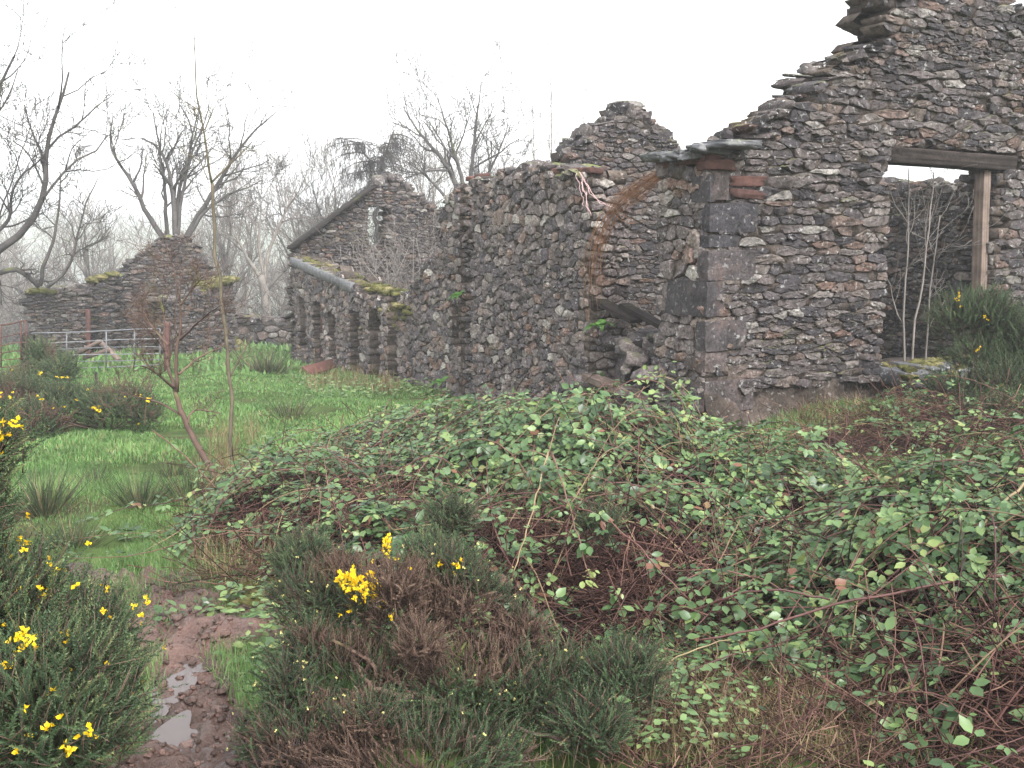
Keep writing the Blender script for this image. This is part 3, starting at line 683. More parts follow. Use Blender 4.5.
for (x0, y0, x1, y1) in ((312, 300, 320, 372),):
    o5 = opF[1]; beam(b, K0+FD*(o5[0]+.06)-FN*.25+np.array([0, 0, o5[2]]), K0+FD*(o5[0]+.06)-FN*.25+np.array([0, 0, o5[3]]), .1, .1, .4, upv=FN); beam(b, K0+FD*(o5[1]-.06)-FN*.2+np.array([0, 0, o5[2]]), K0+FD*(o5[1]-.06)-FN*.2+np.array([0, 0, o5[3]]), .1, .1, .4, upv=FN)
b.build('door_frame', M['wood_red'], shd)
wall('back_wall', shd, OH, FD, FN, [(10.2, -2.2), (10.2, 1.0), (13, .8), (s16, .9), (s16, -2.2)], .5, (.3, .15), 33, 'stone', back=False, NP=10)

# rubble and timbers in the broken doorway
rng = R(41); b = MB()
for k in range(230):
    s_ = rng.uniform(.85, 2.45); dn = rng.uniform(-1.3, .12); mx = .72-.30*abs(s_-1.55)-.45*max(0, dn+.45); zz = rng.uniform(-.5, max(.0, mx))
    if 1.45 < s_ < 2.25 and zz < .42 and dn > -.5: continue
    sz = rng.uniform(.06, .19); rock(b, K0+FD*s_+FN*dn+np.array([0, 0, zz]), axes(rng.normal(0, 1, 3)*np.array([1, 1, .2]), .25, rng), (sz, sz*.75, sz*.45), rng, rng.random()*.68, RK, .13)
P = []
xs_ = np.linspace(.5, 2.8, 40); ds = np.linspace(-1.5, .0, 24); X, D2 = np.meshgrid(xs_, ds); Z = .40-.28*np.abs(X-1.75)-.1*D2+.06*fbm(X, D2, 6, 5, 4)-.75*sstep(-.42, -.2, D2)*(np.abs(X-1.85) < .4)
PP = K0+X[..., None]*FD+D2[..., None]*FN+Z[..., None]*np.array([0, 0, 1.]); i, j = np.meshgrid(np.arange(39), np.arange(23)); a = (j*40+i).ravel(); b.add(PP.reshape(-1, 3), [np.stack([a, a+40, a+41, a+1], 1)], .2)
tag(b.build('rubble', M['stone_pale']), 'tumbled stones filling the broken doorway', kind='stuff')
def bpt(px, py, dn): u, z = B_(px, py); return K0+FD*u+FN*dn+np.array([0, 0, z])
b = MB(); timber(b, bpt(594, 376, .08), bpt(650, 400, .02), .2, .085, rng); tag(b.build('fallen_lintel', M['wood_grey']), 'low worn timber over the dark red hole in the broken doorway', 'timber')
b = MB(); beam(b, bpt(597, 384, -.3), bpt(640, 405, -.3), .03, .3, .2, upv=FN); 
tag(b.build('hole_panel', M['wood_red']), 'added dark red panel standing in for the dark hole under the low timber', 'board')  # panel added to give the hole its dark red by colour
for (x0, y0, x1, y1, dn, w_, lab) in ((606, 306, 655, 338, -.25, .15, 'upper slanting dark plank among the doorway rubble'), (622, 345, 652, 338, -.18, .2, 'short dark plank end lying in the doorway rubble'), (590, 300, 622, 322, -.1, .2, 'thin grey slab leaning at the left of the doorway rubble')):
    b = MB(); timber(b, bpt(x0, y0, dn), bpt(x1, y1, dn-.1), w_, .05, rng); tag(b.build('fallen_plank', M['wood_dark']), lab, 'plank', 'timbers in the broken doorway')
T = Tubes(); rng = R(42)
for k in range(44):
    j_ = rng.normal(0, 1.1, 2)
    p = [bpt(662+j_[0]*3, 172+j_[1]*2, -.05), bpt(640+j_[0]*5, 190+j_[1]*4, .05), bpt(622+j_[0]*5, 208+j_[1]*5, .10), bpt(609+j_[0]*4, 240+rng.normal(0, 6), .12), bpt(601+j_[0]*4, 262+rng.normal(0, 6), .10)]
    if rng.random() < .7: p.append(bpt(600+j_[0]*2.5, 290+rng.normal(0, 12), .08))
    if rng.random() < .2: p = p[:3]+[bpt(634+rng.normal(0, 6), 216+rng.normal(0, 5), .1)]
    q = smooth_path(p, 12); q[1:] += np.cumsum(rng.normal(0, .016, (11, 3)), 0); T.add(q, np.linspace(.0036, .002, 12), 4, .3+.7*rng.random())
tag(T.build('dead_creeper', M['root']), 'orange brown dead creeper stems trailing down across the broken doorway', 'creeper')
T = Tubes()
for k, p in enumerate([[(582, 172), (588, 180), (596, 196), (606, 205), (618, 208)], [(584, 172), (592, 186), (598, 198), (612, 206)], [(586, 174), (590, 190), (594, 212)], [(584, 173), (589, 195), (591, 206)], [(590, 182), (596, 200), (600, 216)]]):
    q = smooth_path([bpt(x, y, .04+.02*k) for x, y in p], 12); q[1:-1] += rng.normal(0, .010, (10, 3)); T.add(q, .0042, 5, rng.random())
tag(T.build('tangled_twine', M['twine']), 'faded pink twine hanging off the broken wall corner', 'twine')
def fern(name, c, nfr, L, seed, label):
    rng = R(seed); b = MB(); Pl, Dl, Nl, Sl = [], [], [], []
    for k in range(nfr):
        az = rng.uniform(0, 2*pi); d = np.array([cos(az), sin(az), .8]); d = nrm(d+FN*.5); p = np.array(c, float)
        for s_ in range(12):
            d = nrm(d+np.array([0, 0, -.13])); p = p+d*L/12; sd = nrm(np.cross(d, [0, 0, 1]))
            for sg in (-1, 1): Pl.append(p.copy()); Dl.append(sd*sg+d*.5); Nl.append(np.cross(sd, d)); Sl.append(L*.30*(1-s_/13))
    leaflets(b, np.array(Pl), np.array(Dl), np.array(Nl), np.array(Sl), rng.random(len(Pl)), rng); return tag(b.build(name, M['fern']), label, 'fern', 'ferns rooted in the ruin walls')
fern('fern', bpt(606, 326, .08), 9, .24, 1, 'small bright fern rooted in the doorway rubble')
fern('fern', bpt(459, 296, .02), 7, .22, 2, 'small fern in the dark slit of the middle wall')
fern('fern', bpt(447, 382, .10), 7, .24, 3, 'low fern at the foot of the middle wall')

# ------------------------------------------------------------------ ruined outbuilding on the left
OL = at(27, 345, 26.5); OL[2] = 0; LD = nrm([1, .10, 0]); LN = nrm([.10, -1, 0])
def planeL(px, Y): O = at(px, 345, Y); O[2] = 0; return O, (lambda x, y: onp(x, y, O, LD, LN))
out = thing('ruined_outbuilding', 'small roofless stone outbuilding with a complete pointed gable behind the field gate', 'ruin', (at(130, 345, 28)[0], 28, -1.5))
O, f_ = planeL(89, 29)
tp = [f_(*p) for p in ((110, 277), (126, 266), (140, 255), (152, 246), (164, 237), (183, 237), (194, 250), (206, 264), (217, 284))]
wall('gable_wall', out, O, LD, LN, [(f_(104, 345)[0], -2.6), (f_(104, 282)[0], f_(104, 282)[1])]+tp+[(f_(222, 290)[0], f_(222, 290)[1]), (f_(222, 350)[0], -2.6)], .5, (.22, .068), 51, 'stone', caps=tp, capsize=(.17, .04), NP=10)
O, f_ = planeL(27, 26.5); t1 = [f_(*p) for p in ((28, 294), (44, 290), (58, 293), (66, 289), (86, 291))]
wall('front_wall', out, O, LD, LN, [(t1[0][0], -2.6)]+t1+[(t1[-1][0], -2.6)], .5, (.22, .068), 52, 'stone', caps=t1, capsize=(.3, .07), NP=10)
O, f_ = planeL(89, 27.6); t2 = [f_(*p) for p in ((89, 283), (100, 281), (112, 277))]
wall('side_wall', out, O, LD, LN, [(t2[0][0], -2.6)]+t2+[(t2[-1][0], -2.6)], .6, (.22, .068), 53, 'stone', caps=t2, capsize=(.3, .07), NP=10)
O2 = at(163, 345, 25.2); O2[2] = 0; e2 = at(236, 345, 28.6); e2[2] = 0; d2 = nrm(e2-O2); n2 = np.array([d2[1], -d2[0], 0])
f2 = lambda x, y: onp(x, y, O2, d2, n2); t3 = [f2(*p) for p in ((162, 300), (180, 300), (190, 298), (207, 290), (222, 286), (234, 281))]
wall('side_wall', out, O2, d2, n2, [(t3[0][0], -2.6)]+t3+[(t3[-1][0], -2.6)], .5, (.22, .068), 54, 'stone', caps=t3, capsize=(.3, .07), NP=10)
b = MB(); rng = R(10)
for P0, dd, nn, ta, tb, n_ in ((O2, d2, n2, t3[3], t3[5], 500), (planeL(89, 27.6)[0], LD, LN, t2[0], t2[2], 350), (planeL(27, 26.5)[0], LD, LN, t1[0], t1[2], 260)):
    for k in range(n_):
        f = rng.random(); p = np.array(ta)+(np.array(tb)-np.array(ta))*f; c = P0+dd*p[0]-nn*rng.uniform(0, .5)+np.array([0, 0, p[1]+.06])
        if k % 6 == 0: rock(b, c, axes(dd, .1, rng), (.13, .13, .06), rng, rng.random(), RK, .2)
        blades(b, c[None], .12, .012, rng, .9)
b.build('moss', M['moss'], out)
O, f_ = planeL(228, 31); t4 = [f_(*p) for p in ((229, 319), (250, 318), (270, 320), (292, 322))]
O[2] = 0; fw = wall('field_wall', None, O, LD, LN, [(t4[0][0], -2.6)]+t4+[(t4[-1][0], -2.6)], .45, (.34, .16), 55, 'stone', caps=t4, capsize=(.3, .06), NP=10)
tag(fw, 'low dry stone field wall between the outbuilding and the ruined range', 'stone wall')


# ------------------------------------------------------------------ gates, posts, timbers by the field gate
def gate(name, label, x0, x1, ytop, ybot, Y, mt, bars, stays, arch=False, seed=1):
    rng = R(seed); o = thing(name, label, 'gate', gp(x0 if not arch else x1, 372)*[1, 0, 0]+[0, Y, float(g(at(x0, 370, Y)[0], Y))])
    T = Tubes(); P = lambda x, y: at(x, y, Y)
    for k in range(bars):
        f = (k/(bars-1))**.8; y = ytop+(ybot-ytop)*f; pts = [P(x0+(x1-x0)*u, y+(x0-x0)-(u-.5)*4+.6*sin(u*5+k)) for u in np.linspace(0, 1, 8)]
        b = Tubes(); b.add(np.array(pts), .015 if k in (0, bars-1) else .011, 6, rng.random()); b.build('rail', M[mt], o)
    for u in stays:
        b = Tubes(); b.add(np.array([P(x0+(x1-x0)*u, ytop-(u-.5)*4), P(x0+(x1-x0)*u, (ytop+ybot)/2-(u-.5)*4), P(x0+(x1-x0)*u, ybot-(u-.5)*4)]), .014, 6, rng.random()); b.build('upright', M[mt], o)
    return o
gate('field_gate', 'grey galvanised tubular field gate closing the yard entrance', 32, 160, 331, 367, 20.5, 'steel', 6, (0, .27, .58, .80, 1))
gate('hurdle_gate', 'short rusty metal hurdle at the left edge beside the broad post', 1, 26, 323, 366, 19.5, 'rust', 6, (0, .8, 1), arch=True, seed=2)
def post(name, label, x, ytop, ybot, Y, r, mt, seed, lean=0):
    b = MB(); a = at(x, ybot, Y); a[2] = float(g(a[0], Y))-.15; c = at(x+lean, ytop, Y); beam(b, a, c, r*2, r*1.8, R(seed).random(), upv=(0, 1, 0), bev=.02); return tag(b.build(name, M[mt]), label, 'post', 'posts by the field gate')
post('gate_post', 'broad brown timber post between the rusty hurdle and the field gate', 27.5, 334, 376, 19.8, .11, 'wood_dark', 1)
post('gate_post', 'dark red leaning post at the right end of the field gate', 166, 322, 360, 20.6, .06, 'wood_red', 2, 1)
post('gate_post', 'tall thin red post standing before the gap in the outbuilding', 88, 309, 345, 25.2, .055, 'wood_red', 3)
post('marker_post', 'short thin stake in the grass in front of the field gate', 96, 372, 388, 15.5, .02, 'wood_dark', 4)
for (x0, y0, x1, y1, lab) in ((72, 357, 100, 341, 'brown beam rising to the right behind the field gate'), (99, 341, 119, 360, 'pale beam sloping down to the right behind the field gate'), (84, 358, 108, 350, 'short grey beam lying low under the propped pair')):
    b = MB(); beam(b, at(x0, y0, 22.5), at(x1, y1, 22.2+.1*(x0 % 3)),   .11, .08, .1+.4*(x0 > 90)); tag(b.build('fallen_beam', M['wood_grey']), lab, 'beam', 'loose beams behind the field gate')
b = MB(); p0, p1 = gp(307, 376), gp(334, 368); beam(b, p0+[0, 0, .10], at(338, 362, p1[1]), .25, .04, .7, upv=(.3, -1, .6)); tag(b.build('leaning_board', M['wood_red']), 'reddish board leaning in the grass at the foot of the cowshed wall', 'board')
# old stones by the path and the mossy heap
rng = R(61)
for (x, y, sz, lab) in ((204, 614, .075, 'flat grey stone tilted up beside the mud path'), (223, 609, .06, 'small slate stone leaning behind the tilted stone by the path'), (230, 632, .055, 'pale round stone half sunk in the grass by the path')):
    b = MB(); c = gp(x, y); rock(b, c+[0, 0, sz*.25], axes(np.array([1, .3, .25]), .4, rng), (sz*1.4, sz, sz*.55), rng, .85, RKB, .10); tag(b.build('loose_stone', M['cap']), lab, 'stone', 'loose stones beside the mud path')
def cushion(name, c, rx, ry, h, seed, label, n=1500, bl=.03, bw=.003):
    rng = R(seed); b = MB(); c = np.array(c, float); Pm = []
    for k in range(n):
        a = rng.uniform(0, 2*pi); r_ = rng.random()**.5; x, y = c[0]+rx*r_*cos(a), c[1]+ry*r_*sin(a); z = float(g(x, y))+h*(1-r_**2)*(1+.25*sin(a*3)); Pm.append((x, y, z))
        if k % 12 == 0: rock(b, (x, y, z-.25*h), axes([1, 0, 0], .1, rng), (rx*.22, ry*.22, h*.3), rng, rng.random(), RK, .2)
    Pm = np.array(Pm); blades(b, Pm, rng.uniform(.5, 1.3, n)*bl, bw, rng, .9); return tag(b.build(name, M['moss']), label, 'moss')
cushion('moss_cushion', gp(258, 598), .22, .16, .07, 3, 'yellow green moss cushion at the edge of the mud path')
cushion('moss_cushion', gp(205, 349), 1.0, .9, .55, 4, 'large yellow green mossy heap at the corner of the outbuilding', 2600, .10, .010)

# ------------------------------------------------------------------ bare trees
limb_tree('bare_tree', 'big dark bare oak at the left edge with heavy limbs reaching in over the ruin', [
    ([(-95, 420), (-88, 350), (-70, 300), (-40, 272)], 0.231, 0.176),
    ([(-70, 300), (-30, 274), (0, 252), (25, 230), (44, 212), (51, 190), (50, 175), (45, 155), (45, 133), (57, 116), (66, 92), (69, 72)], 0.122, 0.024),
    ([(-40, 262), (-10, 236), (10, 226), (12, 208), (9, 190), (18, 178), (30, 168), (42, 158)], 0.061, 0.016),
    ([(-50, 285), (-20, 278), (0, 273), (17, 267), (30, 277), (39, 287)], 0.075, 0.056),
    ([(40, 286), (41, 270), (48, 257), (54, 240), (58, 215), (61, 195), (60, 172)], 0.051, 0.012),
    ([(48, 287), (64, 276), (73, 258), (79, 230), (84, 208), (92, 190), (98, 178)], 0.044, 0.011),
    ([(-60, 250), (-40, 180), (-20, 130), (-5, 95), (8, 72), (15, 55)], 0.095, 0.024),
    ([(-30, 150), (0, 110), (12, 90), (18, 70)], 0.034, 0.012),
    ([(0, 285), (-10, 240), (5, 200), (22, 150), (30, 128)], 0.034, 0.010)], 24, 'bark', 71, n=(8, 5, 4), rmin=.007, kidL=.30, wig=.2)
limb_tree('bare_tree', 'many stemmed bare tree rising straight behind the outbuilding gable', [
    ([(176, 345), (176, 300), (176, 262), (174, 240)], 0.258, 0.240),
    ([(172, 262), (165, 236), (148, 218), (138, 195), (134, 180), (120, 166), (110, 153), (108, 138), (112, 122)], 0.109, 0.020),
    ([(172, 255), (166, 235), (166, 200), (162, 160), (156, 130), (153, 112)], 0.082, 0.016),
    ([(176, 250), (175, 215), (172, 190), (168, 160), (155, 142), (140, 135), (122, 140)], 0.109, 0.016),
    ([(176, 245), (176, 205), (184, 170), (195, 140), (190, 118), (180, 105)], 0.088, 0.016),
    ([(178, 240), (182, 190), (192, 150), (205, 122), (210, 100)], 0.068, 0.012),
    ([(180, 250), (194, 220), (212, 196), (222, 175), (240, 146), (262, 124), (276, 112)], 0.102, 0.016),
    ([(182, 246), (205, 210), (230, 192), (250, 188), (262, 180)], 0.075, 0.014)], 33, 'bark', 72, n=(8, 5, 4), rmin=.008, kidL=.30, wig=.2)
limb_tree('bare_tree', 'pale bare tree standing beyond the low field wall', [
    ([(266, 318), (266, 295), (262, 275)], .22, .16),
    ([(264, 285), (250, 262), (238, 240), (228, 222), (225, 200)], .09, .012),
    ([(264, 280), (268, 250), (280, 225), (290, 200), (300, 180)], .09, .012),
    ([(266, 290), (285, 270), (298, 250), (312, 232)], .07, .012),
    ([(264, 280), (258, 240), (262, 205), (256, 180)], .07, .012)], 37, 'bark_pale', 73, n=(8, 6, 4), rmin=.008, kidL=.45)
limb_tree('bare_tree', 'tall spreading bare tree rising behind the middle ruin wall', [
    ([(470, 330), (470, 270), (468, 215)], .30, .2),
    ([(468, 225), (455, 180), (440, 155), (425, 140), (412, 124), (402, 104)], .13, .015),
    ([(468, 215), (460, 170), (448, 130), (440, 105), (436, 92)], .10, .012),
    ([(469, 215), (471, 170), (475, 130), (480, 92), (481, 80)], .10, .012),
    ([(468, 225), (440, 190), (420, 170), (404, 160)], .09, .012),
    ([(470, 220), (485, 180), (500, 150), (508, 125)], .09, .012),
    ([(470, 230), (492, 195), (515, 170), (528, 160)], .07, .012)], 36, 'bark', 74, n=(8, 6, 4), rmin=.008, kidL=.36)
rng = R(75)
for (px, yt, Y, lab) in ((312, 165, 45, 'slim bare tree standing left of the far gable'), (350, 175, 42, 'bushy bare tree over the far gable slope'), (430, 150, 44, 'thin bare tree rising over the gap in the range'), (100, 190, 46, 'bare tree between the two big trees on the left'), (520, 150, 46, 'faint bare tree over the middle wall'), (232, 190, 48, 'faint bare tree right of the outbuilding gable')):
    p = at(px, 330, Y); p[2] = float(g(p[0], Y)); T1, T2 = Tubes(), Tubes(); H = at(px, yt, Y)[2]-p[2]
    tr = smooth_path([p+[0, 0, -.2], p+[rng.normal(0, .2), 0, H*.3], p+[rng.normal(0, .5), 0, H*.7]], 10); T1.add(tr, np.linspace(.18, .07, 10), 7, .5)
    kids(T2, tr, np.linspace(.18, .07, 10), H*.62, 0, rng, (13, 6, 5, 3), .12, .17, (.35, .95), (.45, .7), .008, 4, .3)
    o = thing('bare_tree', lab, 'tree', p); T1.build('trunk', M['bark'], o); T2.build('crown', M['bark_pale' if Y > 43 else 'bark'], o)  # farthest crowns take the paler bark: haze fading put into colour
# larch with a bent top
o = thing('larch_tree', 'dark drooping larch with a bent top above the far gable', 'tree', at(382, 330, 40)*[1, 1, 0]+[0, 0, float(g(at(382, 330, 40)[0], 40))]); rng = R(76)
tr = smooth_path([at(381, 345, 40), at(378, 260, 40), at(376, 200, 40), at(374, 165, 40), at(364, 147, 40), at(348, 141, 40), at(333, 137, 39.8)], 26); tr[2:-1] += rng.normal(0, .09, (23, 3)); T1, T2 = Tubes(), Tubes(); T1.add(tr, np.r_[np.linspace(.22, .07, 16), np.linspace(.05, .012, 10)], 7, .4); T1.build('trunk', M['larch'], o)
tr2 = smooth_path([at(376, 200, 40), at(382, 165, 40.2), at(390, 140, 40.3), at(394, 130, 40.3)], 16); T2.add(tr2, np.linspace(.1, .02, 16), 5, .4)
for t_, cnt in ((tr, 80), (tr2, 44)):
    for k in range(cnt):
        f = rng.uniform(.35 if t_ is tr else .2, 1)*(len(t_)-1); i = int(min(f, len(t_)-2)); p = t_[i]; az = rng.uniform(0, 2*pi); L = rng.uniform(.5, 1.7)
        q = [p]; d = np.array([cos(az), sin(az), .25])
        for s_ in range(6): d = nrm(d+[0, 0, -.16]); q.append(q[-1]+d*L/6)
        q = np.array(q); T2.add(q, np.linspace(.022, .007, 7), 4, rng.random())
        for s_ in range(20):
            b0 = q[rng.integers(1, 7)]+rng.normal(0, .05, 3); T2.add(np.stack([b0, b0+rng.normal(0, .06, 3)+[0, 0, -.12], b0+rng.normal(0, .1, 3)+[0, 0, -.3]]), [.009, .008, .006], 3, rng.random())
T2.build('crown', M['larch'], o)
# far-off wood
rng = R(77); T = Tubes()
for k in range(34):
    Y = rng.uniform(44, 105); px = rng.uniform(-40, 345) if k < 78 else rng.uniform(345, 600); x = at(px, 300, Y)[0]; p = np.array([x, Y, float(g(x, Y))-.3]); top = rng.uniform(205, 262) if k < 78 else rng.uniform(180, 215); H = max(3.5, (at(px, top, Y)[2]-p[2]))
    tr = smooth_path([p, p+[rng.normal(0, .3), 0, H*.35], p+[rng.normal(0, .6), 0, H*.7]], 6); rad = np.linspace(.03*H**.7, .012*H**.7, 6); T.add(tr, rad, 5, rng.random()); kids(T, tr, rad, H*.55, 0, rng, (12, 6, 4), .1, .18, (.4, 1.0), (.45, .7), .014, 4, .2)
tag(T.build('wood', M['bark_pale']), 'pale leafless wood filling the valley behind', kind='stuff')  # paleness of the distant haze partly put into the bark colour
rng = R(78); T = Tubes()
for k in range(110):
    Y = rng.uniform(34, 60); px = rng.uniform(-30, 345); x = at(px, 300, Y)[0]; p = np.array([x, Y, float(g(x, Y))]); 
    for j in range(5): grow(T, p+rng.normal(0, .5, 3)*[1, 1, 0], np.array([rng.normal(0, .4), rng.normal(0, .4), 1]), rng.uniform(1.2, 3.0), .02, 2, rng, (0, 0, 5), .05, .25, (.4, 1.1), (.4, .7), .008, 3)
tag(T.build('scrub', M['bark']), 'bare scrub below the trees beyond the yard', kind='stuff')
# pale shrub inside the far ruin, thin poles behind the middle wall
def shrub(name, label, x, y, Y, nst, Hpx, spread, mt, seed, n=(6, 5, 3), r=.02, cat='shrub', group=None):
    rng = R(seed); p = at(x, y, Y); p[2] = float(g(p[0], Y)); T = Tubes(); T2 = Tubes(); o = thing(name, label, cat, p, group); H = Hpx/1000*Y
    for k in range(nst):
        d = np.array([rng.normal(0, spread), rng.normal(0, spread), 1]); q = [p+rng.normal(0, .08, 3)*[1, 1, 0]-[0, 0, .05]]; d = nrm(d)
        for s_ in range(9): d = nrm(d+rng.normal(0, .10, 3)); q.append(q[-1]+d*H/9*rng.uniform(.8, 1.1))
        q = np.array(q); rad = np.linspace(r, r*.3, 10); T.add(q, rad, 5, rng.random()); kids(T2, q, rad, H*.4, 0, rng, n, .06, .2, (.5, 1.1), (.4, .7), .004, 4, .25)
    T.build('stems', M[mt], o); T2.build('twigs', M[mt], o); return o
shrub('bare_shrub', 'tangled pale bare shrub growing inside the cowshed ruin', 380, 330, 24, 26, 135, .50, 'bark_pale', 81, (8, 4), .018)
shrub('bare_shrub', 'paler bare shrub growing between cowshed and middle wall', 422, 330, 21, 16, 150, .3, 'bark_pale', 82, (8, 4), .015)
for (pl, Y, lab, sd) in (([(552, 240), (552, 170), (551, 110), (549, 60), (547, 25)], 19, 'tallest thin pole sapling above the middle wall', 1), ([(534, 240), (535, 170), (533, 120), (531, 68)], 19.5, 'thin pole sapling left of the tallest one', 2), ([(585, 220), (584, 140), (585, 105)], 20, 'short thin sapling close to the inner gable peak', 3)):
    limb_tree('pole_sapling', lab, [(pl, .022, .006)], Y, 'bark_pale', 90+sd, n=(9, 3), rmin=.004, kidL=.2, group='thin saplings inside the middle ruin', up=.2, ang=(.3, .6))
for (pl, lab, sd) in (([(905, 350), (903, 310), (907, 270), (909, 220), (908, 168)], 'pale sapling closest to the left side of the gable doorway', 4), ([(912, 348), (920, 300), (926, 260), (930, 215), (934, 172)], 'leaning middle sapling inside the gable doorway', 5), ([(927, 345), (929, 290), (935, 250), (940, 215)], 'thinnest sapling inside the gable doorway', 6)):
    limb_tree('pole_sapling', lab, [(pl, .017, .006)], 11.7, 'bark_pale', 90+sd, n=(9, 3), rmin=.003, kidL=.22, group='saplings inside the gable doorway', up=.15, ang=(.6, 1.1))
# foreground saplings
limb_tree('young_tree', 'crooked mossy thorn sapling leaning left in front of the yard', [
    ([(216, 478), (205, 458), (195, 442), (186, 425), (180, 408), (175, 392)], .033, .021),
    ([(176, 395), (170, 375), (166, 355), (163, 335), (166, 318), (160, 300)], .016, .005),
    ([(177, 392), (176, 368), (176, 350), (181, 325), (181, 300), (174, 272), (169, 250)], .017, .004),
    ([(182, 416), (165, 405), (148, 399), (132, 396), (118, 391)], .011, .003), ([(174, 388), (160, 376), (150, 368), (140, 366)], .012, .004),
    ([(179, 374), (190, 364), (202, 355), (225, 346)], .012, .004), ([(188, 424), (189, 414), (197, 409), (220, 413)], .010, .003),
    ([(180, 340), (195, 325), (210, 312), (222, 305)], .010, .003), ([(168, 345), (150, 325), (140, 305)], .009, .003), ([(181, 305), (195, 285), (205, 275)], .008, .003)], 8.0, 'bark_brown', 101, n=(9, 5, 3), rmin=.0019, kidL=.32, ydepth=1)
limb_tree('young_tree', 'tall slim straight sapling reaching up into the sky', [
    ([(231, 470), (231, 440), (231, 405), (229, 372), (226, 340), (222, 310), (218, 275), (213, 235), (212, 182)], .021, .014),
    ([(212, 184), (207, 160), (206, 140), (203, 122), (197, 100), (195, 78), (194, 20)], .012, .003),
    ([(212, 182), (226, 168), (240, 155), (252, 142)], .011, .004), ([(230, 376), (238, 362), (247, 345), (252, 336)], .011, .005),
    ([(205, 130), (212, 112), (216, 105)], .007, .003), ([(208, 180), (200, 160), (180, 150)], .006, .003), ([(204, 125), (190, 110)], .005, .002)], 9.2, 'bark_green', 102, n=(5, 3), rmin=.0025, kidL=.25, ydepth=.6)

# ------------------------------------------------------------------ brambles
BUMP1 = [(.35, 6.7, 1.7, 1.4, .74), (-1.05, 6.6, 1.15, 1.2, .45), (1.45, 6.1, .95, 1.1, .50), (.35, 5.3, 1.3, 1.0, .42), (-.5, 5.6, 1.0, 1.0, .36), (-.7, 8.6, 1.3, 1.3, .42), (.3, 8.6, 1.2, 1.0, .42)]
BUMP2 = [(3.0, 5.0, 1.7, 1.0, .60), (2.2, 4.5, 1.0, .8, .46), (3.1, 3.9, 1.2, .9, .42), (1.4, 4.5, .8, .6, .24), (1.9, 3.4, .6, .6, .22)]
BUMP3 = [(4.2, 8.8, 1.0, 1.0, .22), (2.9, 8.4, 1.2, .8, .12), (2.0, 8.2, .8, .7, .10)]
def HB(B):
    def H(x, y):
        x = np.asarray(x, float); y = np.asarray(y, float); h = np.zeros(np.broadcast(x, y).shape)
        for (cx, cy_, rx, ry, hh) in B:
            q = np.clip(1-((x-cx)/rx)**2-((y-cy_)/ry)**2, 0, 1); h = np.maximum(h, hh*q**.55)
        return h*(1+.10*np.sin(3.1*x+2*y)+.08*np.sin(5.3*y-2.2*x))
    return H
H1, H2, H3 = HB(BUMP1), HB(BUMP2), HB(BUMP3)
def bare(x, y):
    """how thin the leaf cover is (0 full .. 1 bare stems)"""
    x = np.asarray(x); y = np.asarray(y)
    f = np.exp(-(((x-.62)/.55)**2+((y-4.75)/.42)**2))*1.15+np.exp(-(((x+.05)/.5)**2+((y-5.0)/.4)**2))*.7+np.exp(-(((x+.9)/.55)**2+((y-5.6)/.5)**2))*.75+np.exp(-(((x-1.7)/.8)**2+((y-3.3)/.5)**2))
    return np.clip(f+.25*np.sin(x*4.3+1)*np.sin(y*5.1), 0, 1)
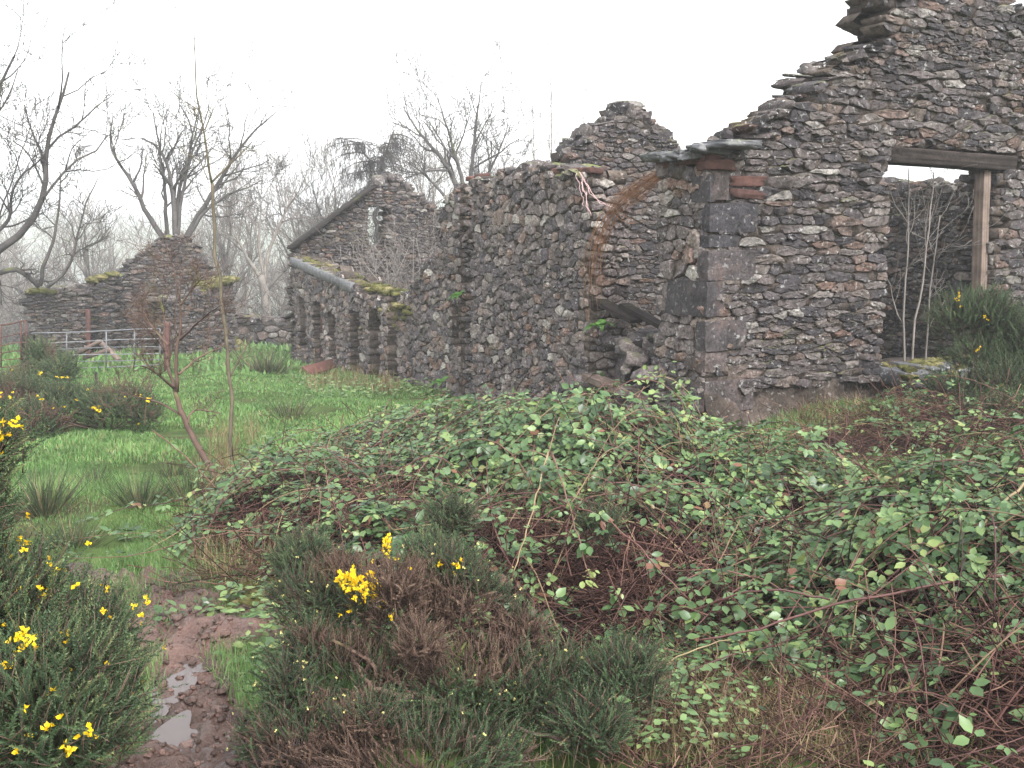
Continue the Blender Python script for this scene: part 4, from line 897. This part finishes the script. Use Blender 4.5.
def bramble(name, label, B, H, seed, ncane, nloose, nthatch, hand=(), dens=1., lsz=(.030, .073), name_bare=False, corner=False):
    rng = R(seed); T = Tubes(); TT = Tubes(); P, D, Nn, Sz, Ti = [], [], [], [], []
    area = np.array([b_[2]*b_[3] for b_ in B]); pr = area/area.sum()
    def pick(n_, rmax=1.):
        k = rng.choice(len(B), n_, p=pr); a = rng.uniform(0, 2*pi, n_); r_ = rng.random(n_)**.5*rmax; bb = np.array(B)[k]
        return bb[:, 0]+bb[:, 2]*r_*np.cos(a), bb[:, 1]+bb[:, 3]*r_*np.sin(a)
    def norm(x, y):
        e = .05; return nrm(np.stack([-(H(x+e, y)-H(x-e, y)+g(x+e, y)-g(x-e, y))/(2*e), -(H(x, y+e)-H(x, y-e)+g(x, y+e)-g(x, y-e))/(2*e), np.ones(np.shape(x))*.9], -1))
    def node(p, d, nn, s):
        k3 = 3 if rng.random() < .8 else 5; d = nrm(d); x = nrm(np.cross(d, nn)); t = np.clip(rng.normal(.5, .24), 0, .93)
        if rng.random() < .012: t = 1
        for a in ((0, 1.25, -1.25) if k3 == 3 else (0, .7, -.7, 1.5, -1.5)):
            dd = d*cos(a)+x*sin(a)+rng.normal(0, .14, 3); P.append(p+dd*s*.25); D.append(dd-np.array([0, 0, .18])); Nn.append(nn+rng.normal(0, .28, 3)); Sz.append(s*(1 if a == 0 else .82)); Ti.append(np.clip(t+rng.normal(0, .07), 0, 1))
    cx, cy_ = pick(ncane, .95)
    for k in range(ncane):
        az = rng.uniform(0, 2*pi); L = rng.uniform(.5, 1.9); n_ = 12; cur = rng.normal(0, .10); x, y = cx[k], cy_[k]; pts = []; arch = rng.uniform(.0, .16)+(rng.uniform(.06, .2) if rng.random() < .25 else 0); sink = rng.uniform(-.10, .04)
        for i in range(n_):
            f = i/(n_-1); pts.append((x, y, float(g(x, y))+float(H(x, y))+sink+arch*sin(pi*min(1, f*1.1))-.05*(f > .9))); az += cur; x += cos(az)*L/n_; y += sin(az)*L/n_
        q = smooth_path(pts, n_); r0 = rng.uniform(.0022, .0048); T.add(q, np.linspace(r0, r0*.45, n_), 5, np.clip(rng.normal(.42, .25), 0, 1))
        thin = sstep(.0, .7, fbm(q[:, 0], q[:, 1], seed+9, 2.4, 3))
        for i in range(1, n_):
            dd = q[i]-q[i-1]; L1 = np.linalg.norm(dd); nn = norm(q[i][0], q[i][1]); dd = dd/(L1+1e-9); c = max(float(bare(q[i][0], q[i][1])), 0.)
            m_ = rng.poisson(L1/.06*dens)
            for _ in range(m_):
                if rng.random() < c*.93: continue
                if rng.random() < .45*thin[i]: continue
                p = q[i-1]+(q[i]-q[i-1])*rng.random(); sd = nrm(np.cross(dd, nn))*rng.choice([-1, 1]); d = nrm(sd+dd*.5+nn*.35+rng.normal(0, .25, 3)); s_ = rng.uniform(*lsz); pe = rng.uniform(.02, .06)
                node(p+d*pe, d, nrm(nn+np.array([0, -.15, .5])), s_)
    x, y = pick(nloose); c = bare(x, y); kk = rng.random(nloose) > c*.97; x, y = x[kk], y[kk]; cl = fbm(x, y, seed+3, 4.5, 3); kk = cl > -.25; x, y = x[kk], y[kk]
    nn = norm(x, y); h = g(x, y)+H(x, y)+rng.normal(-.03, .05, len(x))-.10*(rng.random(len(x)) < .3)
    for k in range(len(x)): d = rng.normal(0, 1, 3)*[1, 1, .3]; node(np.array([x[k], y[k], h[k]]), d, nrm(nn[k]+np.array([0, -.1, .4])+rng.normal(0, .15, 3)), rng.uniform(*lsz))
    for (pl, r0, r1, ti, lv) in hand:
        q = smooth_path([at(*p) for p in pl], 18); q[1:-1] += rng.normal(0, .003, (16, 3)); T.add(q, np.linspace(r0, r1, 18)*.75, 6, ti)
        if lv:
            for i in range(2, 18):
                if rng.random() < lv: dd = nrm(q[i]-q[i-1]); node(q[i]+rng.normal(0, .03, 3), nrm(dd+rng.normal(0, .7, 3)), nrm(np.array([0, -.3, 1])+rng.normal(0, .2, 3)), rng.uniform(*lsz))
    x, y = pick(nthatch, 1.04)
    if name_bare: bx = np.concatenate([rng.normal(.62, .38, 1500), rng.normal(-.1, .4, 900), rng.normal(-.9, .4, 600)]); by = np.concatenate([rng.normal(4.75, .28, 1500), rng.normal(5., .3, 900), rng.normal(5.6, .4, 600)]); x = np.r_[x, bx]; y = np.r_[y, by]; nthatch += 3000
    if corner: x = np.r_[x, rng.normal(1.95, .45, 1500)]; y = np.r_[y, rng.normal(3.4, .3, 1500)]; nthatch += 1500
    for k in range(nthatch):
        hh = float(H(x[k], y[k])); z = float(g(x[k], y[k]))+hh*rng.uniform(.35, 1.0)**.7-.05*rng.random(); p = np.array([x[k], y[k], z]); az = rng.uniform(0, 2*pi); el = rng.normal(0, .45); L = rng.uniform(.15, .6)
        d = np.array([cos(az)*cos(el), sin(az)*cos(el), sin(el)]); q = [p]
        for s_ in range(4): d = nrm(d+rng.normal(0, .22, 3)+[0, 0, -.04]); q.append(q[-1]+d*L/4)
        TT.add(np.array(q), rng.uniform(.0012, .0036), 3, np.clip(rng.normal(.45, .28), 0, 1))
    mx, my = float(np.average([b_[0] for b_ in B])), float(np.average([b_[1] for b_ in B]))
    o = thing(name, label, 'bramble', (mx, my, float(g(mx, my))), 'bramble thickets')
    mb = MB(); leaflets(mb, np.array(P), np.array(D), nrm(np.array(Nn)), np.array(Sz), np.array(Ti), rng); mb.build('leaves', M['leaf'], o)
    T.build('canes', M['cane'], o); TT.build('dead_stems', M['thatch'], o)
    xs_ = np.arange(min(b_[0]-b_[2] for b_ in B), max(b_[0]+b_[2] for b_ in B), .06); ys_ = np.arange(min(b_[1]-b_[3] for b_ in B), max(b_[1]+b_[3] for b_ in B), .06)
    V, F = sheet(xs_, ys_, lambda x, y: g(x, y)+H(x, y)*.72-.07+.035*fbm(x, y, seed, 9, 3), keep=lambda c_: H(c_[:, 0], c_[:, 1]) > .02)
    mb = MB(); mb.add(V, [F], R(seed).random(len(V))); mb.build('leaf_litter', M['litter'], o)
    return o
bramble('bramble_thicket', 'largest bramble mound with arching red canes in front of the middle ruin', BUMP1, H1, 111, 720, 2500, 6200, name_bare=True, hand=[
    ([(228, 580, 5.6), (268, 552, 5.5), (310, 516, 5.5), (345, 498, 5.6), (385, 488, 5.8)], .006, .003, .35, .2),
    ([(152, 430, 7.2), (185, 455, 7.0), (215, 488, 6.8), (250, 520, 6.6)], .006, .005, .5, .1),
    ([(145, 425, 7.2), (146, 405, 7.2)], .004, .002, .5, .0),
    ([(160, 600, 5.2), (200, 545, 5.5), (232, 480, 6.2), (270, 440, 6.8), (330, 425, 7.2)], .006, .003, .25, .35),
    ([(700, 610, 4.4), (720, 560, 4.6), (740, 520, 4.8)], .006, .004, .6, .3),
    ([(570, 508, 4.9), (600, 455, 5.2), (630, 440, 5.4)], .004, .003, .7, .4),
    ([(548, 452, 5.0), (530, 520, 4.6), (515, 565, 4.3), (512, 580, 4.3)], .006, .004, .85, .5), ([(552, 452, 5.0), (580, 540, 4.4), (592, 590, 4.3)], .006, .004, .5, .6), ([(560, 500, 4.8), (610, 520, 4.5), (650, 560, 4.3), (690, 600, 4.2)], .006, .004, .4, .5),
    ([(600, 505, 5.2), (650, 490, 5.3), (700, 480, 5.3), (735, 498, 5.2), (760, 525, 5.0)], .006, .003, .6, .4)])
bramble('bramble_thicket', 'leafier bramble mound filling the lower right corner', BUMP2, H2, 112, 520, 1700, 3600, hand=[
    ([(1030, 478, 4.3), (985, 522, 4.2), (950, 570, 4.1), (935, 592, 4.05)], .009, .006, .9, .05),
    ([(1035, 574, 3.9), (970, 577, 3.9), (900, 592, 3.9), (830, 605, 3.9), (760, 628, 3.9), (700, 640, 3.9)], .009, .006, .25, .25),
    ([(690, 612, 4.2), (735, 594, 4.1), (780, 588, 4.05), (830, 600, 4.0)], .008, .006, .15, .3),
    ([(760, 650, 3.8), (800, 700, 3.6), (815, 715, 3.6)], .004, .003, .9, .15),
    ([(730, 640, 3.9), (725, 690, 3.6), (712, 742, 3.4)], .004, .003, .6, 0.1),
    ([(965, 580, 3.9), (1000, 620, 3.8), (1030, 670, 3.6)], .005, .004, .2, .2), ([(980, 590, 3.9), (950, 630, 3.8), (915, 690, 3.6)], .006, .004, .3, .2),
    ([(560, 745, 3.0), (620, 690, 3.2), (690, 650, 3.5), (730, 640, 3.6)], .005, .003, .9, .1),
    ([(860, 720, 3.4), (900, 690, 3.4), (960, 660, 3.4), (1030, 640, 3.4)], .006, .004, .75, .8)], lsz=(.030, .073), corner=True)
bramble('bramble_thicket', 'low sparse brambles on the brown bank below the gable', BUMP3, H3, 113, 70, 120, 2400, dens=.6)
# pale sprig at the doorway
T = Tubes(); rng = R(12); o = thing('bramble_sprig', 'single bright green bramble sprig arching before the broken doorway', 'bramble', gp(690, 420)); P, D, Nn, Sz = [], [], [], []
q = smooth_path([at(705, 425, 8.3), at(690, 392, 8.3), at(668, 374, 8.3), at(645, 378, 8.3)], 10); T.add(q, .004, 5, .8); q2 = smooth_path([at(610, 425, 8.3), at(625, 400, 8.3), at(650, 385, 8.3)], 10); T.add(q2, .003, 5, .9); T.build('cane', M['cane'], o)
for k in range(60): p = q[rng.integers(3, 10)]+rng.normal(0, .06, 3); P.append(p); D.append(rng.normal(0, 1, 3)); Nn.append(rng.normal(0, .3, 3)+[0, -.5, 1]); Sz.append(.05)
mb = MB(); leaflets(mb, np.array(P), np.array(D), nrm(np.array(Nn)), np.array(Sz), rng.uniform(.7, .95, 60), rng); mb.build('leaves', M['leaf'], o)

# ------------------------------------------------------------------ gorse
def gorse(name, label, lumps, root, seed, n=500, L=(.14, .3), nst=22, nl=.02, nw=.002, dead=0., flw=(), nfl=0, fsz=.014, tb=0., buds=0, stems=26, per=3, group='gorse bushes'):
    """lumps: ellipsoids (x, y, z, rx, ry, rz) in world space; shoots cover them"""
    rng = R(seed); lm = np.array(lumps, float); ar = lm[:, 3]*lm[:, 5]; k = rng.choice(len(lm), n, p=ar/ar.sum())
    d = rng.normal(0, 1, (n, 3)); d[:, 2] = np.abs(d[:, 2])*.9+rng.normal(-.15, .35, n); d[:, 1] -= .25; d = nrm(d); rr = rng.uniform(.45, 1.0, (n, 1))**.6
    P = lm[k, :3]+d*lm[k, 3:]*rr; P[:, 2] = np.maximum(P[:, 2], g(P[:, 0], P[:, 1])+.02); up = np.array([0, 0, 1.]); D = nrm(d*.9+up*.55+rng.normal(0, .42, (n, 3))); Ln = rng.uniform(L[0], L[1], n); P0 = P-D*(Ln*.5)[:, None]
    if dead > 0: cl = fbm(P[:, 0]*1.0, P[:, 2]*1.4+P[:, 1], seed+1, 6., 3); isd = (cl+rng.normal(0, .25, n)-1.2*(rr[:, 0]-.82)) > np.quantile(cl, 1-dead)
    else: isd = np.zeros(n, bool)
    o = thing(name, label, 'gorse bush', root, group)
    mb = MB(); tips = shoots(mb, P0[~isd], D[~isd], Ln[~isd], rng, nst, nl, nw, tint=np.clip(rng.random((~isd).sum())*.75+tb, 0, 1), per=per); mb.build('foliage', M['gorse'], o)
    if isd.any(): mb = MB(); shoots(mb, P0[isd], D[isd], Ln[isd]*.9, rng, nst, nl*.9, nw*.9, per=per); mb.build('dead_foliage', M['gorse_dead'], o)
    T = Tubes()
    for j in rng.choice(n, min(n, stems), replace=False):
        a = np.array(root)+rng.normal(0, .05, 3)*[1, 1, 0]; T.add(smooth_path([a, a*.55+P0[j]*.45+rng.normal(0, .06, 3)-[0, 0, .03], P0[j]], 8), np.linspace(.012, .004, 8), 5, rng.random())
    for j in range(n):
        T.add(np.stack([P0[j]-D[j]*.04, P0[j]+D[j]*Ln[j]*.5, P0[j]+D[j]*Ln[j]*.9]), [.0018, .0014, .0007], 3, rng.random())
    T.build('stems', M['bark_brown'], o)
    F = []; tp = tips-CAM; fw = tp[:, 1]*cos(PITCH)-tp[:, 2]*sin(PITCH); sx = 512+FPX*tp[:, 0]/fw; sy = 384-FPX*(tp[:, 1]*sin(PITCH)+tp[:, 2]*cos(PITCH))/fw
    for (fx, fy, fr, c) in flw:           # flower heads sit on the tips of the foremost shoots of a spray
        dd = np.hypot(sx-fx, sy-fy)/fr+(fw-np.percentile(fw, 10))*.9; kk = np.argsort(dd)[:max(4, c//2)]
        F.append(tips[rng.choice(kk, c)]+rng.normal(0, fsz*.7, (c, 3))+np.array([0, -.004, .004]))
    if nfl: F.append(tips[rng.choice(len(tips), nfl)]+rng.normal(0, .015, (nfl, 3))-D[~isd][rng.choice((~isd).sum(), nfl)]*.04)
    if F: mb = MB(); Fp = np.concatenate(F); petals(mb, Fp, np.full(len(Fp), fsz), rng); mb.build('blossoms', M['flower'], o)
    if buds: mb = MB(); bp = tips[rng.choice(len(tips), buds)]+rng.normal(0, .012, (buds, 3)); petals(mb, bp, np.full(buds, fsz*.55), rng); tag(mb.build('blossoms', M['bud'], o), 'pale unopened buds')
    return o
# near left bush: px lumps (x, y, depth, rx, ry, rz)
def lump(px, py, Y, rx, ry, rz): p = at(px, py, Y); return (p[0], p[1], p[2], rx, ry, rz)
gorse('gorse_bush', 'tall dark green gorse with scattered yellow flowers at the left edge beside the mud path', [
    lump(-40, 455, 2.6, .15, .22, .16), lump(-5, 618, 2.5, .20, .3, .20), lump(80, 655, 2.6, .16, .22, .19), lump(30, 720, 2.3, .28, .3, .25), lump(-60, 640, 2.5, .22, .3, .34), lump(75, 740, 2.3, .15, .2, .15), lump(-55, 535, 2.55, .17, .2, .24), lump(-50, 490, 2.6, .13, .2, .16)],
    (-1.25, 2.55, float(g(-1.25, 2.55))-.03), 121, n=4200, L=(.05, .15), nst=15, nl=.016, nw=.0019, nfl=110, fsz=.013, tb=.12, stems=40,
    flw=[(6, 432, 6, 23), (26, 543, 4, 5), (42, 597, 9, 12), (26, 640, 8, 15), (56, 572, 5, 6), (68, 636, 4, 5), (56, 688, 7, 8), (90, 733, 6, 6), (66, 724, 6, 5), (145, 606, 4, 3), (12, 665, 6, 6), (70, 750, 7, 6)])
gorse('gorse_bush', 'half dead brown gorse with one bright yellow flower cluster in the middle foreground', [
    lump(320, 600, 3.7, .22, .22, .16), lump(400, 600, 3.6, .26, .25, .17), lump(460, 600, 3.6, .22, .22, .16), lump(350, 680, 3.4, .34, .25, .2), lump(470, 690, 3.35, .34, .25, .2), lump(300, 740, 3.1, .22, .2, .17), lump(540, 690, 3.4, .25, .22, .2), lump(420, 760, 3.0, .4, .25, .17), lump(345, 575, 3.7, .09, .1, .10), lump(450, 570, 3.6, .12, .1, .11), lump(400, 590, 3.4, .10, .1, .12), lump(520, 640, 3.5, .11, .1, .14), lump(310, 650, 3.4, .1, .1, .12), lump(420, 650, 3.2, .1, .1, .12), lump(290, 690, 3.2, .09, .1, .13), lump(370, 720, 3.0, .12, .1, .10)],
    (-.28, 3.5, float(g(-.28, 3.5))-.03), 122, n=5200, L=(.045, .12), nst=13, nl=.014, nw=.0017, dead=.54, buds=150, fsz=.015, stems=30,
    flw=[(378, 575, 27, 150), (368, 582, 8, 26), (457, 567, 6, 5), (437, 566, 4, 3), (345, 609, 4, 3), (393, 590, 5, 9)])
gorse('gorse_bush', 'small upright green gorse clump low beside the brambles in the foreground', [lump(625, 680, 3.3, .14, .14, .14), lump(590, 730, 3.1, .14, .14, .12)], tuple(gp(625, 730)-[0, 0, .02]), 123, n=560, L=(.06, .15), nst=15, nl=.016, nw=.0018, stems=10)
gorse('gorse_bush', 'blue green gorse tuft showing above the brambles behind the yellow flowers', [lump(450, 520, 4.6, .13, .12, .10), lump(600, 525, 4.7, .12, .1, .09), lump(430, 560, 4.2, .12, .1, .12)], tuple(gp(455, 560)-[0, 0, .02]), 124, n=520, L=(.06, .13), nst=14, nl=.017, nw=.002, stems=8, tb=.1)
gorse('gorse_bush', 'small grey green gorse sprigs at the left end of the big bramble mound', [lump(305, 560, 4.6, .16, .14, .14), lump(330, 600, 4.2, .14, .12, .12)], tuple(gp(310, 610)-[0, 0, .02]), 125, n=520, L=(.06, .13), nst=14, nl=.017, nw=.002, stems=8, tb=.1)
a = gp(90, 432)
gorse('gorse_bush', 'broad low gorse with a few yellow flowers spreading in front of the field gate', [lump(60, 408, 11.6, .45, .5, .30), lump(115, 408, 11.5, .42, .5, .28), lump(20, 405, 11.6, .45, .5, .34), lump(145, 415, 11.5, .22, .3, .18), lump(35, 425, 10.8, .35, .4, .28)], (a[0], 11.6, float(g(a[0], 11.6))-.03), 126, n=2600, L=(.10, .24), nst=11, nl=.032, nw=.0042, nfl=34, fsz=.028, tb=.12, dead=.22, stems=20, flw=[(5, 390, 6, 20), (96, 410, 4, 10), (150, 400, 4, 8)])
a = gp(40, 392)
gorse('gorse_bush', 'tall narrow gorse standing by the broad gate post', [lump(42, 360, 15, .22, .25, .3), lump(62, 375, 14.5, .26, .25, .32), lump(30, 385, 14.5, .35, .3, .3), lump(2, 395, 14, .4, .3, .3)], (a[0], 14.8, float(g(a[0], 14.8))-.03), 127, n=1500, L=(.12, .28), nst=10, nl=.035, nw=.0052, tb=.15, dead=.18, stems=12)
gorse('gorse_bush', 'dark gorse growing in the gable doorway beneath the leaning post', [lump(962, 322, 9.9, .34, .3, .30), lump(990, 318, 9.8, .26, .3, .28), lump(1005, 345, 9.8, .3, .3, .34), lump(975, 360, 9.7, .3, .25, .24), lump(1010, 385, 9.4, .36, .3, .28), lump(955, 392, 9.6, .3, .25, .2), lump(1040, 350, 9.6, .4, .3, .4), lump(1000, 415, 9.0, .4, .3, .2)], (4.6, 9.7, float(g(4.6, 9.7))-.03), 128, n=3400, L=(.09, .22), nst=12, nl=.028, nw=.0034, tb=.05, stems=16, flw=[(958, 300, 7, 6), (985, 318, 7, 5), (975, 348, 6, 3)], fsz=.022)
# the thick brown branches of the half dead gorse
T = Tubes(); rng = R(13)
for pl in ([(330, 640, 3.4), (370, 660, 3.3), (400, 690, 3.25), (432, 700, 3.2), (470, 712, 3.2)], [(345, 650, 3.4), (372, 690, 3.2), (415, 697, 3.2)], [(470, 640, 3.6), (490, 650, 3.5), (520, 648, 3.45)], [(520, 730, 3.1), (560, 740, 3.05), (600, 735, 3.0)]):
    T.add(smooth_path([at(*p) for p in pl], 14)+rng.normal(0, .004, (14, 3)), np.linspace(.006, .010, 14), 6, rng.random())
go = [o for o in COL.objects if o.get('label', '').startswith('half dead brown')][0]
T.build('branch', M['bark_brown'], go)

# ------------------------------------------------------------------ grass, rushes, dead grass
rng = R(131)
def inwall(x, y):
    p = np.stack([x-K0[0], y-K0[1]], 1); u = p@GD[:2]; s_ = p@FD[:2]; r_ = (u > -.05) & (u < 7.4) & (s_ > -.05) & (s_ < s16+.5); return r_
def cover(x, y): return np.maximum(np.maximum(H1(x, y), H2(x, y)), H3(x, y))
def scatter(n, y0, y1, xa, xb, pw=1.0):
    """ground points denser towards the viewer; xa, xb slopes of the strip (x = slope*y)"""
    u = rng.random(n); y = (y0**(1-2*pw*.5)+u*(y1**(1-2*pw*.5)-y0**(1-2*pw*.5)))**(1/(1-2*pw*.5)) if pw != 1 else y0*(y1/y0)**u
    x = y*rng.uniform(xa, xb, n); return x, y
mb = MB()
for (n, y0, y1, xa, xb, h0, h1, w0) in ((120000, 3.2, 9, -.60, .05, .035, .08, .0019), (140000, 8, 30, -.60, .05, .025, .065, .0038), (26000, 6.5, 12, .0, .62, .04, .10, .003), (9000, 20, 40, -.6, .0, .08, .2, .012)):
    x, y = scatter(n, y0, y1, xa, xb); d = path_d(x, y); cl = fbm(x, y, 21, 2.2, 4)
    k = (d > rng.uniform(-.08, .14, n)) & (~inwall(x, y)) & (cover(x, y) < .18) & (cl > np.where(y < 7, -1.7, -1.4)+.5*rng.random(n)); x, y = x[k], y[k]; cl = cl[k]; m_ = len(x)
    P = np.stack([x, y, np.where(path_d(x, y) < .35, g0(x, y)-.02, g(x, y)-.005)], 1); hh = rng.uniform(h0, h1, m_)*(1+.45*np.clip(cl, -1, 1)); wd = w0*np.clip(y/6, .8, 3.0)*rng.uniform(.7, 1.3, m_)
    brown = sstep(.3, 1.2, fbm(x, y, 31, 1.1, 3)); t = np.clip(rng.normal(.45, .22, m_)+.12*cl, 0, .88); t = np.where(rng.random(m_) < .03+.09*brown, rng.uniform(.88, 1, m_), t)
    blades(mb, P, hh, wd, rng, .55, t)
tag(mb.build('grass', M['grass']), 'bright wet meadow grass', kind='stuff')
def tuft(name, x, y, n, H, W, spread, mt, label, group, lean=.28, seed=1):
    r_ = R(seed); c = gp(x, y); P = c+np.stack([r_.normal(0, spread, n), r_.normal(0, spread, n), np.zeros(n)], 1); P[:, 2] = g(P[:, 0], P[:, 1])-.01; b = MB(); out_ = P-c; out_[:, 2] = spread*1.6; blades(b, P, r_.uniform(.45, 1.1, n)*H, W, r_, lean, droop=.5, updir=nrm(out_)); return tag(b.build(name, M[mt]), label, 'rush tuft', group)
for k, (x, y, n, H, sp, mt, lab) in enumerate(((45, 512, 300, .42, .07, 'rush', 'dark rush tuft above the flowering gorse, leftmost in the meadow'), (140, 506, 200, .36, .06, 'rush', 'rush tuft mixed with brown blades left of the thorn sapling foot'), (95, 484, 110, .22, .04, 'rush', 'small dark green rush tuft in the open grass'), (72, 545, 150, .28, .06, 'rush', 'dry topped rush tuft beside the small puddled patch'), (190, 500, 220, .38, .08, 'rush', 'rushes clumped round the foot of the thorn sapling'), (265, 372, 330, .55, .22, 'rush', 'lone brownish rush tuft in the far grass near the cowshed'), (172, 478, 110, .26, .05, 'rush', 'short rush tuft just behind the thorn sapling'), (290, 415, 160, .4, .12, 'rush', 'rush tuft at the far end of the big bramble mound'))):
    tuft('rush_tuft', x, y, n, H, .0032 if y > 400 else .007, sp, mt, lab, 'rush tufts in the meadow', seed=200+k)
mb = MB(); rng = R(141)
def dead(px0, px1, py0, py1, n, H, W, cov=None):
    for k in range(n):
        pass
pts = []
for (x0, x1, y0, y1, n, H, W, ln) in ((200, 300, 470, 580, 2600, .26, .0022, .6), (600, 1024, 660, 768, 5200, .17, .0016, 1.0), (560, 760, 690, 768, 1500, .16, .0016, .9), (780, 980, 395, 440, 1500, .22, .003, .8), (205, 260, 430, 480, 500, .3, .0025, .5), (300, 400, 372, 395, 700, .35, .005, .5)):
    P = np.array([gp(rng.uniform(x0, x1), rng.uniform(y0, y1)) for _ in range(max(60, n//14))]); P = P[rng.integers(0, len(P), n)]+np.stack([rng.normal(0, .07, n), rng.normal(0, .07, n), np.zeros(n)], 1); P[:, 2] = g(P[:, 0], P[:, 1])-.01
    k = path_d(P[:, 0], P[:, 1]) > .05; P = P[k]; n = len(P); t = np.clip(rng.random(n)*.9, 0, 1); t = np.where(rng.random(n) < .15, 1., t); blades(mb, P, rng.uniform(.4, 1.1, n)*H, W, rng, ln, t, droop=.9)
tag(mb.build('dead_grass', M['straw']), 'matted dead grass around the brambles', kind='stuff')
T = Tubes()
for k in range(3800):
    x0, x1, y0, y1 = ((620, 1030, 640, 790), (780, 960, 395, 450), (210, 310, 470, 600), (600, 800, 560, 680))[rng.choice(4, p=[.5, .2, .15, .15])]
    p = gp(rng.uniform(x0, x1), rng.uniform(y0, y1)); az = rng.uniform(0, 2*pi); L = rng.uniform(.08, .4); d = np.array([cos(az), sin(az), rng.uniform(-.05, .5)]); q = [p+[0, 0, .01]]
    for s_ in range(3): d = nrm(d+rng.normal(0, .2, 3)); q.append(q[-1]+d*L/3)
    T.add(np.array(q), rng.uniform(.001, .003), 3, rng.random())
tag(T.build('twig_litter', M['thatch']), 'dead twigs and fallen stems on the bank', kind='stuff')
# low green weeds by the path and under the gorse
rng = R(151); mb = MB(); P, D, Nn, Sz = [], [], [], []
for (x0, x1, y0, y1, n, s) in ((215, 290, 600, 768, 260, .05), (600, 760, 650, 768, 160, .04), (880, 1000, 395, 440, 160, .05), (300, 460, 380, 400, 200, .08)):
    for k in range(n):
        p = gp(rng.uniform(x0, x1), rng.uniform(y0, y1))
        if path_d(p[0], p[1]) < .02: continue
        az = rng.uniform(0, 2*pi)
        for j in range(3): a_ = az+j*2.1; P.append(p+[0, 0, rng.uniform(.02, .14)]); D.append([cos(a_), sin(a_), .2]); Nn.append(np.array([0, -.2, 1])+rng.normal(0, .25, 3)); Sz.append(s*rng.uniform(.6, 1.1))
leaflets(mb, np.array(P), np.array(D), nrm(np.array(Nn)), np.array(Sz), rng.uniform(.5, .93, len(P)), rng); tag(mb.build('ground_cover', M['leaf']), 'small green weeds along the path edge', kind='stuff')

# ------------------------------------------------------------------ damp air
hz = bpy.data.meshes.new('haze'); x0, x1, y0, y1, z0, z1 = -720, 720, -40, 920, -32, 45
V = [(x, y, z) for x in (x0, x1) for y in (y0, y1) for z in (z0, z1)]
hz.from_pydata(V, [], [(0, 1, 3, 2), (4, 6, 7, 5), (0, 4, 5, 1), (2, 3, 7, 6), (0, 2, 6, 4), (1, 5, 7, 3)]); hz.update()
hm = bpy.data.materials.new('damp air'); hm.use_nodes = True; N = hm.node_tree.nodes; N.remove(N['Principled BSDF'])
pv = N.new('ShaderNodeVolumePrincipled'); pv.inputs['Color'].default_value = (.95, .96, 1, 1); pv.inputs['Density'].default_value = HAZE; hm.node_tree.links.new(pv.outputs[0], N['Material Output'].inputs['Volume'])
hz.materials.append(hm); ho = bpy.data.objects.new('haze', hz); COL.objects.link(ho); tag(ho, 'pale damp winter air over the valley', kind='stuff')
